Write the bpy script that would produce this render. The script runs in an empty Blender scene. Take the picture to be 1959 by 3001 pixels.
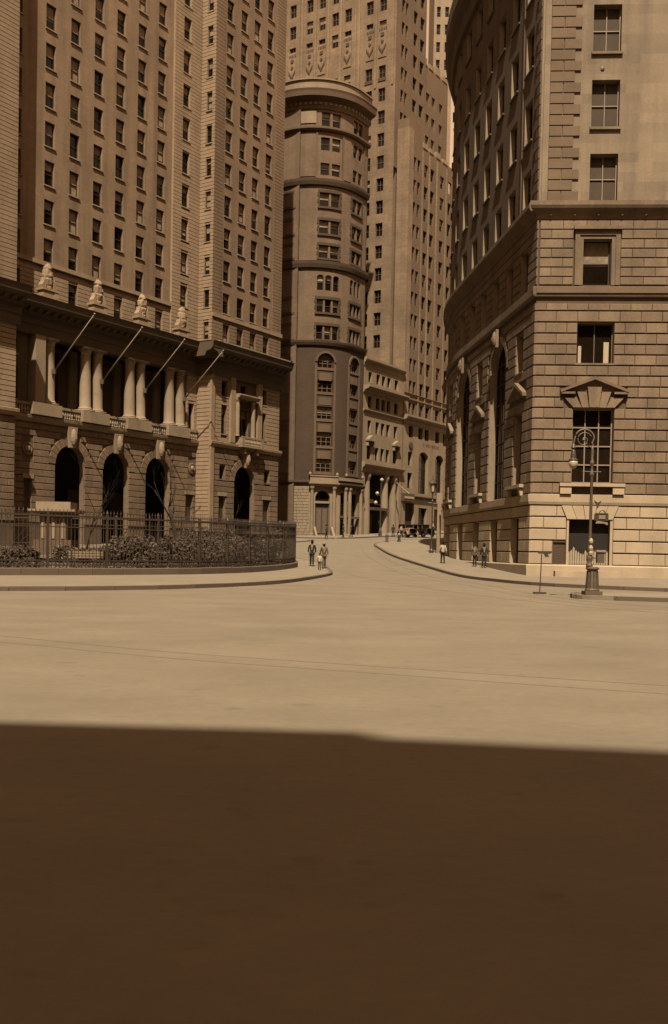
import bpy, math, random
from mathutils import Vector, Matrix
random.seed(7)
R = math.radians
scn = bpy.context.scene
COL = scn.collection

# ------------------------------------------------------------------ camera
cam_d = bpy.data.cameras.new('camera')
cam = bpy.data.objects.new('camera', cam_d)
COL.objects.link(cam)
cam_d.sensor_fit = 'HORIZONTAL'
cam_d.sensor_width = 36.0
cam_d.lens = 36.0 * 2300 / 1554
cam_d.shift_y = (1279 + 2300 * math.tan(R(1.5)) - 1190.3) / 1554
cam_d.clip_start = 0.1
cam_d.clip_end = 3000
cam.matrix_world = (Matrix.Translation((0, 0, 1.6)) @ Matrix.Rotation(R(90 - 1.5), 4, 'X')
                    @ Matrix.Rotation(R(1.15), 4, 'Z'))
scn.camera = cam

# ------------------------------------------------------------------ sky, sun, exposure
SUN_EL, SUN_AZ = 57.0, -2.0        # azimuth in degrees to the right of straight behind the camera
sun_dir = Vector((math.sin(R(SUN_AZ)) * math.cos(R(SUN_EL)), -math.cos(R(SUN_AZ)) * math.cos(R(SUN_EL)), math.sin(R(SUN_EL))))
world = bpy.data.worlds.new('World')
scn.world = world
world.use_nodes = True
wn, wl = world.node_tree.nodes, world.node_tree.links
for n in list(wn): wn.remove(n)
w_out = wn.new('ShaderNodeOutputWorld'); w_bg = wn.new('ShaderNodeBackground')
w_sky = wn.new('ShaderNodeTexSky'); w_sky.sky_type = 'NISHITA'; w_sky.sun_disc = False
w_sky.sun_elevation = R(SUN_EL); w_sky.sun_rotation = R(180 - SUN_AZ)
w_bw = wn.new('ShaderNodeRGBToBW'); w_mix = wn.new('ShaderNodeMixRGB'); w_mix.blend_type = 'MULTIPLY'
w_mix.inputs[0].default_value = 1.0
w_mix.inputs[2].default_value = (1.0, 0.62, 0.36, 1)    # the toned print: one warm tint over the whole sky
wl.new(w_sky.outputs[0], w_bw.inputs[0]); wl.new(w_bw.outputs[0], w_mix.inputs[1])
wl.new(w_mix.outputs[0], w_bg.inputs[0]); wl.new(w_bg.outputs[0], w_out.inputs[0])
w_bg.inputs[1].default_value = 0.125
sun_d = bpy.data.lights.new('sun', 'SUN')
sun_d.energy = 4.3; sun_d.angle = R(0.53); sun_d.color = (1.0, 0.89, 0.72)
sun = bpy.data.objects.new('sun', sun_d); COL.objects.link(sun)
sun.rotation_euler = sun_dir.to_track_quat('Z', 'Y').to_euler()
vs = scn.view_settings
vs.view_transform = 'Standard'; vs.look = 'None'; vs.exposure = 1.56; vs.gamma = 1.0
scn.render.engine = 'CYCLES'
scn.cycles.use_denoising = True
scn.cycles.max_bounces = 6; scn.cycles.diffuse_bounces = 3; scn.cycles.glossy_bounces = 2
scn.cycles.sample_clamp_indirect = 6

# ------------------------------------------------------------------ materials
M = {}
def mat(name, col, var=0.18, scale=0.6, rough=0.85, bump=0.15, fine=6.0, streak=0.0, metal=0.0, spec=0.3,
        brick=None, col2=None, stretch=(1, 1, 1)):
    m = bpy.data.materials.new(name); m.use_nodes = True
    nt = m.node_tree; N, L = nt.nodes, nt.links
    b = N['Principled BSDF']
    b.inputs['Roughness'].default_value = rough
    b.inputs['Metallic'].default_value = metal
    b.inputs['Specular IOR Level'].default_value = spec
    geo = N.new('ShaderNodeNewGeometry')
    mp = N.new('ShaderNodeMapping'); mp.inputs['Scale'].default_value = stretch
    L.new(geo.outputs['Position'], mp.inputs[0])
    n1 = N.new('ShaderNodeTexNoise'); n1.inputs['Scale'].default_value = scale; n1.inputs['Detail'].default_value = 6
    n1.inputs['Roughness'].default_value = 0.62
    n2 = N.new('ShaderNodeTexNoise'); n2.inputs['Scale'].default_value = fine; n2.inputs['Detail'].default_value = 11; n2.inputs['Roughness'].default_value = .7
    L.new(mp.outputs[0], n1.inputs['Vector']); L.new(mp.outputs[0], n2.inputs['Vector'])
    r1 = N.new('ShaderNodeMapRange'); r1.inputs[1].default_value = 0.3; r1.inputs[2].default_value = 0.7
    r1.inputs[3].default_value = 1 - var; r1.inputs[4].default_value = 1 + var
    L.new(n1.outputs['Fac'], r1.inputs[0])
    r2 = N.new('ShaderNodeMapRange'); r2.inputs[1].default_value = 0.3; r2.inputs[2].default_value = 0.7
    r2.inputs[3].default_value = 1 - var * 0.6; r2.inputs[4].default_value = 1 + var * 0.6
    L.new(n2.outputs['Fac'], r2.inputs[0])
    mu = N.new('ShaderNodeMath'); mu.operation = 'MULTIPLY'
    L.new(r1.outputs[0], mu.inputs[0]); L.new(r2.outputs[0], mu.inputs[1])
    fac = mu.outputs[0]
    # every object its own slight tone
    oi = N.new('ShaderNodeObjectInfo')
    r3 = N.new('ShaderNodeMapRange'); r3.inputs[3].default_value = 1 - var * 0.55; r3.inputs[4].default_value = 1 + var * 0.55
    L.new(oi.outputs['Random'], r3.inputs[0])
    mu2 = N.new('ShaderNodeMath'); mu2.operation = 'MULTIPLY'
    L.new(fac, mu2.inputs[0]); L.new(r3.outputs[0], mu2.inputs[1]); fac = mu2.outputs[0]
    if streak > 0:      # rain streaks running down the stone
        ms = N.new('ShaderNodeMapping'); ms.inputs['Scale'].default_value = (0.9, 0.9, 0.07)
        L.new(geo.outputs['Position'], ms.inputs[0])
        n3 = N.new('ShaderNodeTexNoise'); n3.inputs['Scale'].default_value = 1.0; n3.inputs['Detail'].default_value = 5
        L.new(ms.outputs[0], n3.inputs['Vector'])
        r4 = N.new('ShaderNodeMapRange'); r4.inputs[1].default_value = 0.42; r4.inputs[2].default_value = 0.68
        r4.inputs[3].default_value = 1.0; r4.inputs[4].default_value = 1.0 - streak
        L.new(n3.outputs['Fac'], r4.inputs[0])
        mu3 = N.new('ShaderNodeMath'); mu3.operation = 'MULTIPLY'
        L.new(fac, mu3.inputs[0]); L.new(r4.outputs[0], mu3.inputs[1]); fac = mu3.outputs[0]
    mx = N.new('ShaderNodeMixRGB'); mx.blend_type = 'MULTIPLY'; mx.inputs[0].default_value = 1
    mx.inputs[1].default_value = (*col, 1)
    L.new(fac, mx.inputs[2])
    L.new(mx.outputs[0], b.inputs['Base Color'])
    h = n2.outputs['Fac']
    bp = N.new('ShaderNodeBump'); bp.inputs['Strength'].default_value = bump; bp.inputs['Distance'].default_value = 0.05
    L.new(h, bp.inputs['Height']); L.new(bp.outputs[0], b.inputs['Normal'])
    if brick:            # fine coursed masonry, too small to pick apart
        sep = N.new('ShaderNodeSeparateXYZ'); L.new(geo.outputs['Position'], sep.inputs[0])
        ad = N.new('ShaderNodeMath'); ad.operation = 'ADD'
        sc = N.new('ShaderNodeMath'); sc.operation = 'MULTIPLY'; sc.inputs[1].default_value = 0.8
        L.new(sep.outputs[1], sc.inputs[0]); L.new(sep.outputs[0], ad.inputs[0]); L.new(sc.outputs[0], ad.inputs[1])
        cb = N.new('ShaderNodeCombineXYZ')
        if len(brick) > 5: L.new(sep.outputs[0], cb.inputs[0]); L.new(sep.outputs[1], cb.inputs[1])
        else: L.new(ad.outputs[0], cb.inputs[0]); L.new(sep.outputs[2], cb.inputs[1])
        bt = N.new('ShaderNodeTexBrick'); bt.inputs['Scale'].default_value = 1.0
        bt.inputs['Brick Width'].default_value = brick[0]; bt.inputs['Row Height'].default_value = brick[1]
        bt.inputs['Mortar Size'].default_value = brick[2]
        bt.inputs['Color1'].default_value = (1, 1, 1, 1); bt.inputs['Color2'].default_value = (1 - brick[3],) * 3 + (1,)
        bt.inputs['Mortar'].default_value = (brick[4],) * 3 + (1,)
        L.new(cb.outputs[0], bt.inputs['Vector'])
        m2 = N.new('ShaderNodeMixRGB'); m2.blend_type = 'MULTIPLY'; m2.inputs[0].default_value = 1
        L.new(mx.outputs[0], m2.inputs[1]); L.new(bt.outputs['Color'], m2.inputs[2])
        L.new(m2.outputs[0], b.inputs['Base Color'])
    if col2:             # stains and worn patches with a shape of their own
        nS = N.new('ShaderNodeTexNoise'); nS.inputs['Scale'].default_value = col2[1]; nS.inputs['Detail'].default_value = 3
        L.new(mp.outputs[0], nS.inputs['Vector'])
        rS = N.new('ShaderNodeMapRange'); rS.inputs[1].default_value = col2[2]; rS.inputs[2].default_value = col2[2] + .08
        rS.inputs[3].default_value = 1.0; rS.inputs[4].default_value = col2[0]; L.new(nS.outputs['Fac'], rS.inputs[0])
        mS = N.new('ShaderNodeMixRGB'); mS.blend_type = 'MULTIPLY'; mS.inputs[0].default_value = 1
        L.new(mx.outputs[0], mS.inputs[1]); L.new(rS.outputs[0], mS.inputs[2]); L.new(mS.outputs[0], b.inputs['Base Color'])
    M[name] = m
    return m

def sp(v, warm=0.0):
    """warm neutral of reflectance v; warm 0..1 pushes it to brown"""
    v *= 0.31
    return (v, v * (0.80 - 0.20 * warm), v * (0.53 - 0.21 * warm))

mat('tower_stone', sp(0.44, 0.75), .17, .16, .9, .1, 3.0, .34, brick=(1.3, .42, .012, .10, .82))
mat('wing_stone', sp(0.36, 0.8), .13, .12, .9, .1, 3.0, .2, brick=(1.1, .37, .012, .12, .8))
mat('course_stone', sp(0.49, 0.6), .16, .5, .9, .15, 4.0, .12)
mat('rustic_stone', sp(0.28, 0.8), .22, .5, .95, .5, 5.0, .12)
mat('jamb_stone', sp(0.31, 0.7), .12, .5, .9, .15, 5, brick=(1.2, .5, .02, .12, .6))
mat('joint_stone', sp(0.17, 0.8), .2, .8, .95, .2)
mat('pale_stone', sp(0.45, 0.4), .14, .5, .85, .15, 4.0, .15)
mat('loggia_shade_stone', sp(0.15, 0.7), .14, .5, .9, .15)  # kept dark: shade of the loggia and cornice put into the stone colour
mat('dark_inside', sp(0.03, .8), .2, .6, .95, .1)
mat('sill_stone', sp(0.45, 0.5), .1, 1, .85, .1)
mat('frame_dark', sp(0.06, .9), .15, 2, .6, .05)
mat('frame_light', sp(0.42, .4), .1, 2, .6, .05)
mat('frame_mid', sp(0.2, .6), .1, 2, .6, .05)
mat('glass', sp(0.022, .9), .3, .5, .12, .02, 2.0, spec=.2)
mat('dark_shade', sp(0.11, .7), .1, 1.5, .9, .05)
mat('blind', sp(0.42, .35), .3, 1.5, .9, .05)
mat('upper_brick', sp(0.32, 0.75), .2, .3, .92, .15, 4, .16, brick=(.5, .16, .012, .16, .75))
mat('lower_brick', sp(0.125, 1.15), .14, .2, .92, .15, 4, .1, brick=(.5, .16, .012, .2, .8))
mat('band_stone', sp(0.12, 1.0), .15, .6, .9, .15)
mat('bay_stone', sp(0.2, 0.9), .15, .6, .9, .15)
mat('cream_stone', sp(0.44, 0.4), .12, .4, .85, .12, 4, .14)
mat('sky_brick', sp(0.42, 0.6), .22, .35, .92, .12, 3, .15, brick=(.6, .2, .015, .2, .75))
mat('sky_brick_shaded', sp(0.31, 0.8), .14, .12, .92, .12, 3, .12, brick=(.6, .2, .015, .2, .75))  # darker copy of the brick: shade of the street faces put into its colour
mat('granite', sp(0.335, 0.6), .26, .5, .9, .3, 7, .22)
mat('granite_base', sp(0.68, 0.25), .10, .6, .9, .2, 7, .12)
mat('ashlar', sp(0.45, 0.35), .16, .25, .9, .12, 6, .30, brick=(1.7, .62, .008, .22, .85))
mat('side_wall', sp(0.2, 0.75), .15, .3, .92, .2, 6, .2)  # darker than the front's stone: the side's shade put into the colour
mat('quoin_stone', sp(0.25, 0.75), .14, .6, .9, .2, 7)
mat('road', sp(0.335, .1), .14, .45, .9, .2, 9, stretch=(.75, 1.0, 1), col2=(.84, 3.1, .63))
mat('pavement', sp(0.36, 0.05), .10, .5, .9, .12, 6, brick=(1.9, 1.9, .015, .10, .72, 1))
mat('kerb_stone', sp(0.20, .55), .08, .8, .9, .3, 7)
mat('seam', sp(0.20, .6), .25, .8, .8, .1)
mat('soil', sp(0.20, .6), .3, .5, .98, .6, 6)
mat('iron', sp(0.075, .9), .15, 2, .55, .05, spec=.4)
mat('iron_worn', sp(0.16, .7), .2, 2, .6, .05, spec=.4)
mat('bark', sp(0.05, .9), .25, 3, .95, .5, 12)
mat('leaf', sp(0.13, 0.7), .35, 2, .8, .1, 8)
mat('leaf_pale', sp(0.15, 0.8), .35, 2, .8, .1, 8)
mat('globe', sp(0.75, .0), .03, 2, .25, .0)
mat('white_paint', sp(0.6, 0.1), .06, 1.5, .6, .05)
mat('skin', sp(0.45, .5), .05, 4, .7, .02)
mat('suit_dark', sp(0.035, .9), .2, 6, .95, .2, 30)
mat('cloth_mid', sp(0.16, .6), .2, 6, .95, .2, 30)
mat('shirt', sp(0.70, .05), .05, 6, .9, .1, 30)
mat('straw', sp(0.55, .2), .1, 9, .9, .1, 30)
mat('car_paint', sp(0.05, .8), .1, 1, .25, .0, spec=.5)
mat('car_pale', sp(0.45, .3), .1, 1, .35, .0, spec=.5)
mat('canvas', sp(0.10, .8), .15, 3, .95, .1)
mat('tyre', sp(0.02, .5), .1, 3, .9, .1)
mat('chrome', sp(0.6, .1), .05, 3, .2, .0, metal=1.0)
mat('bronze', sp(0.09, .8), .2, 3, .6, .1, spec=.4)
mat('slate', sp(0.28, .5), .1, .5, .8, .1)
mat('letter', sp(0.10, .8), .1, 3, .8, .0)

# ------------------------------------------------------------------ mesh helpers
class MB:
    def __init__(s): s.v, s.f, s.m2 = [], [], set()
    def quad(s, a, b, c, d):
        i = len(s.v); s.v += [tuple(a), tuple(b), tuple(c), tuple(d)]; s.f.append((i, i + 1, i + 2, i + 3)); return s
    def tri(s, a, b, c):
        i = len(s.v); s.v += [tuple(a), tuple(b), tuple(c)]; s.f.append((i, i + 1, i + 2)); return s
    def box(s, x0, x1, y0, y1, z0, z1, m=None):
        P = [(x0, y0, z0), (x1, y0, z0), (x1, y1, z0), (x0, y1, z0), (x0, y0, z1), (x1, y0, z1), (x1, y1, z1), (x0, y1, z1)]
        if m: P = [m(*p) for p in P]
        i = len(s.v); s.v += P
        s.f += [tuple(i + k for k in q) for q in ((0, 3, 2, 1), (4, 5, 6, 7), (0, 1, 5, 4), (1, 2, 6, 5), (2, 3, 7, 6), (3, 0, 4, 7))]
        return s
    def block(s, x0, x1, y0, y1, z0, z1, b=.03):
        """a stone: box whose front (y0) edges are chamfered"""
        P = [(x0, y1, z0), (x1, y1, z0), (x1, y1, z1), (x0, y1, z1),
             (x0, y0 + b, z0), (x1, y0 + b, z0), (x1, y0 + b, z1), (x0, y0 + b, z1),
             (x0 + b, y0, z0 + b), (x1 - b, y0, z0 + b), (x1 - b, y0, z1 - b), (x0 + b, y0, z1 - b)]
        i = len(s.v); s.v += P
        F = [(8, 9, 10, 11)]
        for k in range(4):
            j = (k + 1) % 4
            F += [(4 + k, 4 + j, 8 + j, 8 + k), (k, j, 4 + j, 4 + k)]
        s.f += [tuple(i + q for q in f) for f in F]
        return s
    def prism(s, pts, y0, y1, m=None):
        """polygon given in (x, z) pushed from y0 to y1"""
        n = len(pts); i = len(s.v)
        P = [(p[0], y0, p[1]) for p in pts] + [(p[0], y1, p[1]) for p in pts]
        if m: P = [m(*p) for p in P]
        s.v += P
        s.f.append(tuple(range(i, i + n))); s.f.append(tuple(reversed(range(i + n, i + 2 * n))))
        for k in range(n):
            j = (k + 1) % n
            s.f.append((i + j, i + k, i + n + k, i + n + j))
        return s
    def tube(s, path, rad, n=8, cap=True):
        path = [Vector(p) for p in path]
        if not hasattr(rad, '__len__'): rad = [rad] * len(path)
        rings = []
        for k, p in enumerate(path):
            a = path[max(0, k - 1)]; b = path[min(len(path) - 1, k + 1)]
            t = (b - a).normalized()
            u = t.cross(Vector((0, 0, 1)) if abs(t.z) < .95 else Vector((1, 0, 0))).normalized(); w = t.cross(u)
            i = len(s.v)
            s.v += [tuple(p + (u * math.cos(2 * math.pi * q / n) + w * math.sin(2 * math.pi * q / n)) * rad[k]) for q in range(n)]
            rings.append(i)
        for a, b in zip(rings, rings[1:]):
            for q in range(n):
                r = (q + 1) % n
                s.f.append((a + q, a + r, b + r, b + q))
        if cap:
            s.f.append(tuple(reversed(range(rings[0], rings[0] + n)))); s.f.append(tuple(range(rings[-1], rings[-1] + n)))
        return s
    def lathe(s, prof, n=14, c=(0, 0, 0), sx=1, sy=1):
        rings = []
        for r, z in prof:
            i = len(s.v)
            s.v += [(c[0] + sx * r * math.cos(2 * math.pi * q / n), c[1] + sy * r * math.sin(2 * math.pi * q / n), c[2] + z) for q in range(n)]
            rings.append(i)
        for a, b in zip(rings, rings[1:]):
            for q in range(n):
                r = (q + 1) % n
                s.f.append((a + q, a + r, b + r, b + q))
        s.f.append(tuple(reversed(range(rings[0], rings[0] + n)))); s.f.append(tuple(range(rings[-1], rings[-1] + n)))
        return s
    def sweep(s, prof, us, m, closed=True, caps=True):
        """profile in (y, z) carried along u samples through map m(u, y, z)"""
        n = len(prof); rings = []
        for u in us:
            i = len(s.v); s.v += [m(u, y, z) for y, z in prof]; rings.append(i)
        for a, b in zip(rings, rings[1:]):
            for q in range(n if closed else n - 1):
                r = (q + 1) % n
                s.f.append((a + q, a + r, b + r, b + q))
        if closed and caps:
            s.f.append(tuple(range(rings[0], rings[0] + n))); s.f.append(tuple(reversed(range(rings[-1], rings[-1] + n))))
        return s
    def mesh(s, name, mats, smooth=False, fix=True):
        me = bpy.data.meshes.new(name)
        me.from_pydata([tuple(v) for v in s.v], [], s.f)
        if fix:
            import bmesh
            bm = bmesh.new(); bm.from_mesh(me); bmesh.ops.recalc_face_normals(bm, faces=bm.faces); bm.to_mesh(me); bm.free()
        for k in (mats if isinstance(mats, (list, tuple)) else [mats]): me.materials.append(M[k] if isinstance(k, str) else k)
        if smooth: me.polygons.foreach_set('use_smooth', [True] * len(me.polygons))
        if s.m2 and len(me.materials) > 1:
            for i in s.m2: me.polygons[i].material_index = 1
        me.update()
        return me
    def build(s, name, mats, parent=None, loc=(0, 0, 0), rz=0.0, smooth=False, fix=True, **tags):
        return inst(name, s.mesh(name, mats, smooth, fix), parent, loc, rz, **tags)

def inst(name, me, parent=None, loc=(0, 0, 0), rz=0.0, sc=None, **tags):
    o = bpy.data.objects.new(name, me); COL.objects.link(o)
    o.location = loc; o.rotation_euler = (0, 0, rz)
    if sc: o.scale = sc
    if parent: o.parent = parent
    for k, v in tags.items(): o[k] = v
    return o

def thing(name, label, cat, loc=(0, 0, 0), rz=0.0, group=None):
    o = bpy.data.objects.new(name, None); COL.objects.link(o)
    o.empty_display_size = .3
    o.location = loc; o.rotation_euler = (0, 0, rz); o['label'] = label; o['category'] = cat
    if group: o['group'] = group
    return o

ident = lambda u, y, z: (u, y, z)
def frange(a, b, step):
    n = max(1, int(math.ceil((b - a) / step - 1e-6)))
    return [a + (b - a) * i / n for i in range(n + 1)]

def wall(mb, u0, u1, z0, z1, holes, m=ident, y=0.0, depth=.3, du=None, back=False):
    """a wall face with openings; holes: (ua, ub, za, zb[, arch]) ; reveals go in by depth"""
    us = {round(u0, 4), round(u1, 4)}; zs = {round(z0, 4), round(z1, 4)}
    H = []
    for h in holes:
        ua, ub, za, zb = [round(v, 4) for v in h[:4]]
        arch = len(h) > 4 and h[4]
        if ub <= u0 or ua >= u1 or zb <= z0 or za >= z1: continue
        H.append((ua, ub, max(za, z0), min(zb, z1), arch)); us |= {ua, ub}; zs |= {max(za, z0), min(zb, z1)}
    if du:
        for v in frange(u0, u1, du): us.add(round(v, 4))
    us = sorted(v for v in us if u0 - 1e-6 <= v <= u1 + 1e-6); zs = sorted(zs)
    for a, b in zip(us, us[1:]):
        for c, d in zip(zs, zs[1:]):
            um, zm = (a + b) / 2, (c + d) / 2
            if any(h[0] < um < h[1] and h[2] < zm < h[3] for h in H): continue
            mb.quad(m(a, y, c), m(b, y, c), m(b, y, d), m(a, y, d))
    for ua, ub, za, zb, arch in H:
        y2 = y + depth
        if arch:
            r = (ub - ua) / 2; cx = (ua + ub) / 2; rise = r if arch is True else arch
            zs_ = zb - rise; k = 12
            arc = [(cx - r * math.cos(math.pi * i / k), zs_ + rise * math.sin(math.pi * i / k)) for i in range(k + 1)]
            for p, q in zip(arc, arc[1:]):
                if zb - max(p[1], q[1]) > -1: mb.quad(m(p[0], y, p[1]), m(q[0], y, q[1]), m(q[0], y, zb), m(p[0], y, zb))
                mb.m2.add(len(mb.f)); mb.quad(m(p[0], y, p[1]), m(p[0], y2, p[1]), m(q[0], y2, q[1]), m(q[0], y, q[1]))
            zt = zs_
        else:
            zt = zb
            mb.m2.add(len(mb.f)); mb.quad(m(ua, y, zb), m(ua, y2, zb), m(ub, y2, zb), m(ub, y, zb))
        mb.m2 |= {len(mb.f), len(mb.f) + 1, len(mb.f) + 2}
        mb.quad(m(ua, y, za), m(ub, y, za), m(ub, y2, za), m(ua, y2, za))
        mb.quad(m(ua, y, za), m(ua, y2, za), m(ua, y2, zt), m(ua, y, zt))
        mb.quad(m(ub, y, za), m(ub, y, zt), m(ub, y2, zt), m(ub, y2, za))
    return mb

CACHE = {}
def cached(key, fn):
    if key not in CACHE: CACHE[key] = fn()
    return CACHE[key]

def window(parent, w, h, loc, rz=0.0, rec=.25, mull=0, rails=1, blind=None, sill=True, frame='frame_dark', sillmat='sill_stone',
           arch=False, name='window', bar=.07, glass='glass', blindmat='blind', sillproj=.12, sillw=.12):
    """sash window; local origin bottom centre of the opening on the wall face, y inwards"""
    w = round(w, 2); h = round(h, 2)
    def mk():
        b = MB(); y0, y1 = rec, rec + .08
        b.box(-w / 2, -w / 2 + bar, y0, y1, 0, h); b.box(w / 2 - bar, w / 2, y0, y1, 0, h)
        b.box(-w / 2 + bar, w / 2 - bar, y0, y1, 0, bar); b.box(-w / 2 + bar, w / 2 - bar, y0, y1, h - bar, h)
        for i in range(rails):
            z = h * (i + 1) / (rails + 1); b.box(-w / 2 + bar, w / 2 - bar, y0 + .01, y1, z - bar * .45, z + bar * .45)
        for i in range(mull):
            x = -w / 2 + w * (i + 1) / (mull + 1); b.box(x - bar * .4, x + bar * .4, y0 + .004, y1 - .01, bar, h - bar)
        return b.mesh('window', frame)
    o = inst(name, cached(('wf', w, h, rec, mull, rails, frame, bar), mk), parent, loc, rz)
    inst('pane', cached(('wp', w, h, rec, glass), lambda: MB().box(-w / 2, w / 2, rec + .10, rec + .12, 0, h).mesh('pane', glass)), o)
    if blind:
        f = round(blind, 2)
        inst('blind', cached(('wb', w, h, rec, f, blindmat), lambda: MB().box(-w / 2 + bar, w / 2 - bar, rec + .085, rec + .096, h * (1 - f), h - bar).mesh('blind', blindmat)), o)
    if sill:
        inst('sill', cached(('ws', w, rec, sillmat, sillproj, sillw), lambda: MB().box(-w / 2 - .1, w / 2 + .1, -sillproj, rec, -sillw, -.002).mesh('sill', sillmat)), o)
    return o

def courses_blocks(courses, u0, u1, openings, L, gap=.04, off=0):
    """rectangles of stones laid in courses, broken by openings; alternate courses break joint"""
    out = []
    for ci, (za, zb) in enumerate(courses):
        cuts = [(u0, u1)]
        for h in openings:
            ua, ub, ha, hb = h[:4]
            if hb <= za + .05 or ha >= zb - .05: continue
            new = []
            for a, b in cuts:
                if ub <= a or ua >= b: new.append((a, b)); continue
                if ua - a > .12: new.append((a, ua))
                if b - ub > .12: new.append((ub, b))
            cuts = new
        for a, b in cuts:
            ph = ((ci + off) % 2) * L * .5
            js = [a]; x = a + (L - ph if ph else L)
            while x < b - L * .35: js.append(x); x += L
            js.append(b)
            for p, q in zip(js, js[1:]): out.append((p + gap * .2, q - gap * .2, za + gap * .62, zb - gap * .62))
    return out

def place_blocks(parent, rects, m_loc, matn, proud=.07, thick=.07, name='block', limit=300, start=0, bev=.025, restname='rusticated_blocks'):
    """m_loc(u) -> (x, y, rz): each stone an object of its own (shared meshes), those past the limit joined"""
    n = start; rest = MB(); has = False
    for (a, b, c, d) in rects:
        w, h = round(b - a, 2), round(d - c, 2)
        if w < .05 or h < .05: continue
        x, y, rz = m_loc((a + b) / 2)
        if n < limit:
            me = cached(('blk', w, h, proud, matn, bev), lambda: MB().block(-w / 2, w / 2, -proud, thick, 0, h, bev).mesh('block', matn))
            inst(name, me, parent, (x, y, c), rz); n += 1
        else:
            cs, sn = math.cos(rz), math.sin(rz)
            t = MB().block(-w / 2, w / 2, -proud, thick, c, d, bev)
            i = len(rest.v); rest.v += [(x + p[0] * cs - p[1] * sn, y + p[0] * sn + p[1] * cs, p[2]) for p in t.v]
            rest.f += [tuple(q + i for q in f) for f in t.f]; has = True
    if has: rest.build(restname, matn, parent, kind='stuff')
    return n

# ================================================================== the ground
def hY(y):
    d = y - 64.0
    s = 0.0 if d < -6 else ((d + 6) ** 2 / 24 if d < 6 else d)
    s = min(s, 101.0)
    return .04 * s + .0001 * s * s

def smooth_line(pts, n=8):
    """Catmull-Rom through plan points"""
    P = [Vector(p).to_3d() for p in pts]; P = [P[0] * 2 - P[1]] + P + [P[-1] * 2 - P[-2]]
    out = []
    for i in range(1, len(P) - 2):
        a, b, c, d = P[i - 1], P[i], P[i + 1], P[i + 2]
        for k in range(n):
            t = k / n
            q = .5 * ((2 * b) + (c - a) * t + (2 * a - 5 * b + 4 * c - d) * t * t + (3 * b - a - 3 * c + d) * t ** 3)
            out.append((q.x, q.y))
    out.append((P[-2].x, P[-2].y))
    return out
def resample(pts, step):
    P = [Vector(p[:2]) for p in pts]; out = [P[0]]; acc = 0.0
    for a, b in zip(P, P[1:]):
        L = (b - a).length; s = step - acc
        while s <= L:
            out.append(a + (b - a) * (s / L)); s += step
        acc = (acc + L) % step if L else acc
        acc = L - (s - step)
    return out

# road: one sheet to the horizon
mb = MB()
xs = [-900, -300, -120, -60, -30, -15, -8, -4, 0, 4, 8, 15, 30, 60, 120, 300, 900]
ys = [-600, -200, -60, -20, -5, 5, 12, 20, 30, 40, 50] + [54 + 3 * i for i in range(40)] + [200, 260, 400, 900, 2000]
for i in range(len(xs) - 1):
    for j in range(len(ys) - 1):
        mb.quad((xs[i], ys[j], hY(ys[j])), (xs[i + 1], ys[j], hY(ys[j])), (xs[i + 1], ys[j + 1], hY(ys[j + 1])), (xs[i], ys[j + 1], hY(ys[j + 1])))
mb.build('road', 'road', kind='structure', label='pale worn asphalt roadway across the open square')

def ribbon(name, outer, inner, rise, matn, label, kerb=True, n=60, cross=4, stone=1.9):
    def even(pts, n):
        P = [Vector(p[:2]) for p in pts]; L = [0]
        for a, b in zip(P, P[1:]): L.append(L[-1] + (b - a).length)
        out = []
        for i in range(n):
            s = L[-1] * i / (n - 1); k = max(j for j in range(len(L)) if L[j] <= s + 1e-9); k = min(k, len(P) - 2)
            out.append(P[k] + (P[k + 1] - P[k]) * ((s - L[k]) / max(1e-9, L[k + 1] - L[k])))
        return out
    A, B = even(outer, n), even(inner, n)
    mb = MB()
    rows = []
    for a, b in zip(A, B):
        rows.append([(a + (b - a) * (j / cross)) for j in range(cross + 1)])
    up = lambda p, dz=0: (p.x, p.y, hY(p.y) + rise + dz)
    for r, s in zip(rows, rows[1:]):
        for j in range(cross): mb.quad(up(r[j]), up(r[j + 1]), up(s[j + 1]), up(s[j]))
        mb.quad((r[0].x, r[0].y, hY(r[0].y) - .2), (s[0].x, s[0].y, hY(s[0].y) - .2), up(s[0]), up(r[0]))
        mb.quad((r[-1].x, r[-1].y, hY(r[-1].y) - .2), (s[-1].x, s[-1].y, hY(s[-1].y) - .2), up(s[-1]), up(r[-1]))
    o = mb.build(name, matn, kind='structure', label=label)
    if kerb:
        P = resample(outer, stone)
        for a, b in zip(P, P[1:]):
            if b.y < 25 or abs(b.x) > 26: continue
            t = (b - a).normalized(); nrm = Vector((-t.y, t.x))
            mid = (a + b) / 2
            near = min(B, key=lambda q: (q - mid).length)
            if nrm.dot(near - mid) < 0: nrm = -nrm
            a2, b2 = a + t * .012, b - t * .012
            k = MB(); jit = random.uniform(-.006, .006)
            for_ = [a2 - nrm * .07, b2 - nrm * .07, b2 + nrm * .18, a2 + nrm * .18]
            lo = [(p.x, p.y, hY(p.y) - .1) for p in for_]; hi = [(p.x, p.y, hY(p.y) + rise + .006 + jit) for p in for_]
            k.v = lo + hi
            k.f = [(0, 1, 5, 4), (1, 2, 6, 5), (2, 3, 7, 6), (3, 0, 4, 7), (4, 5, 6, 7)]
            k.build('kerb_stone', 'kerb_stone', o)
    return o

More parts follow.
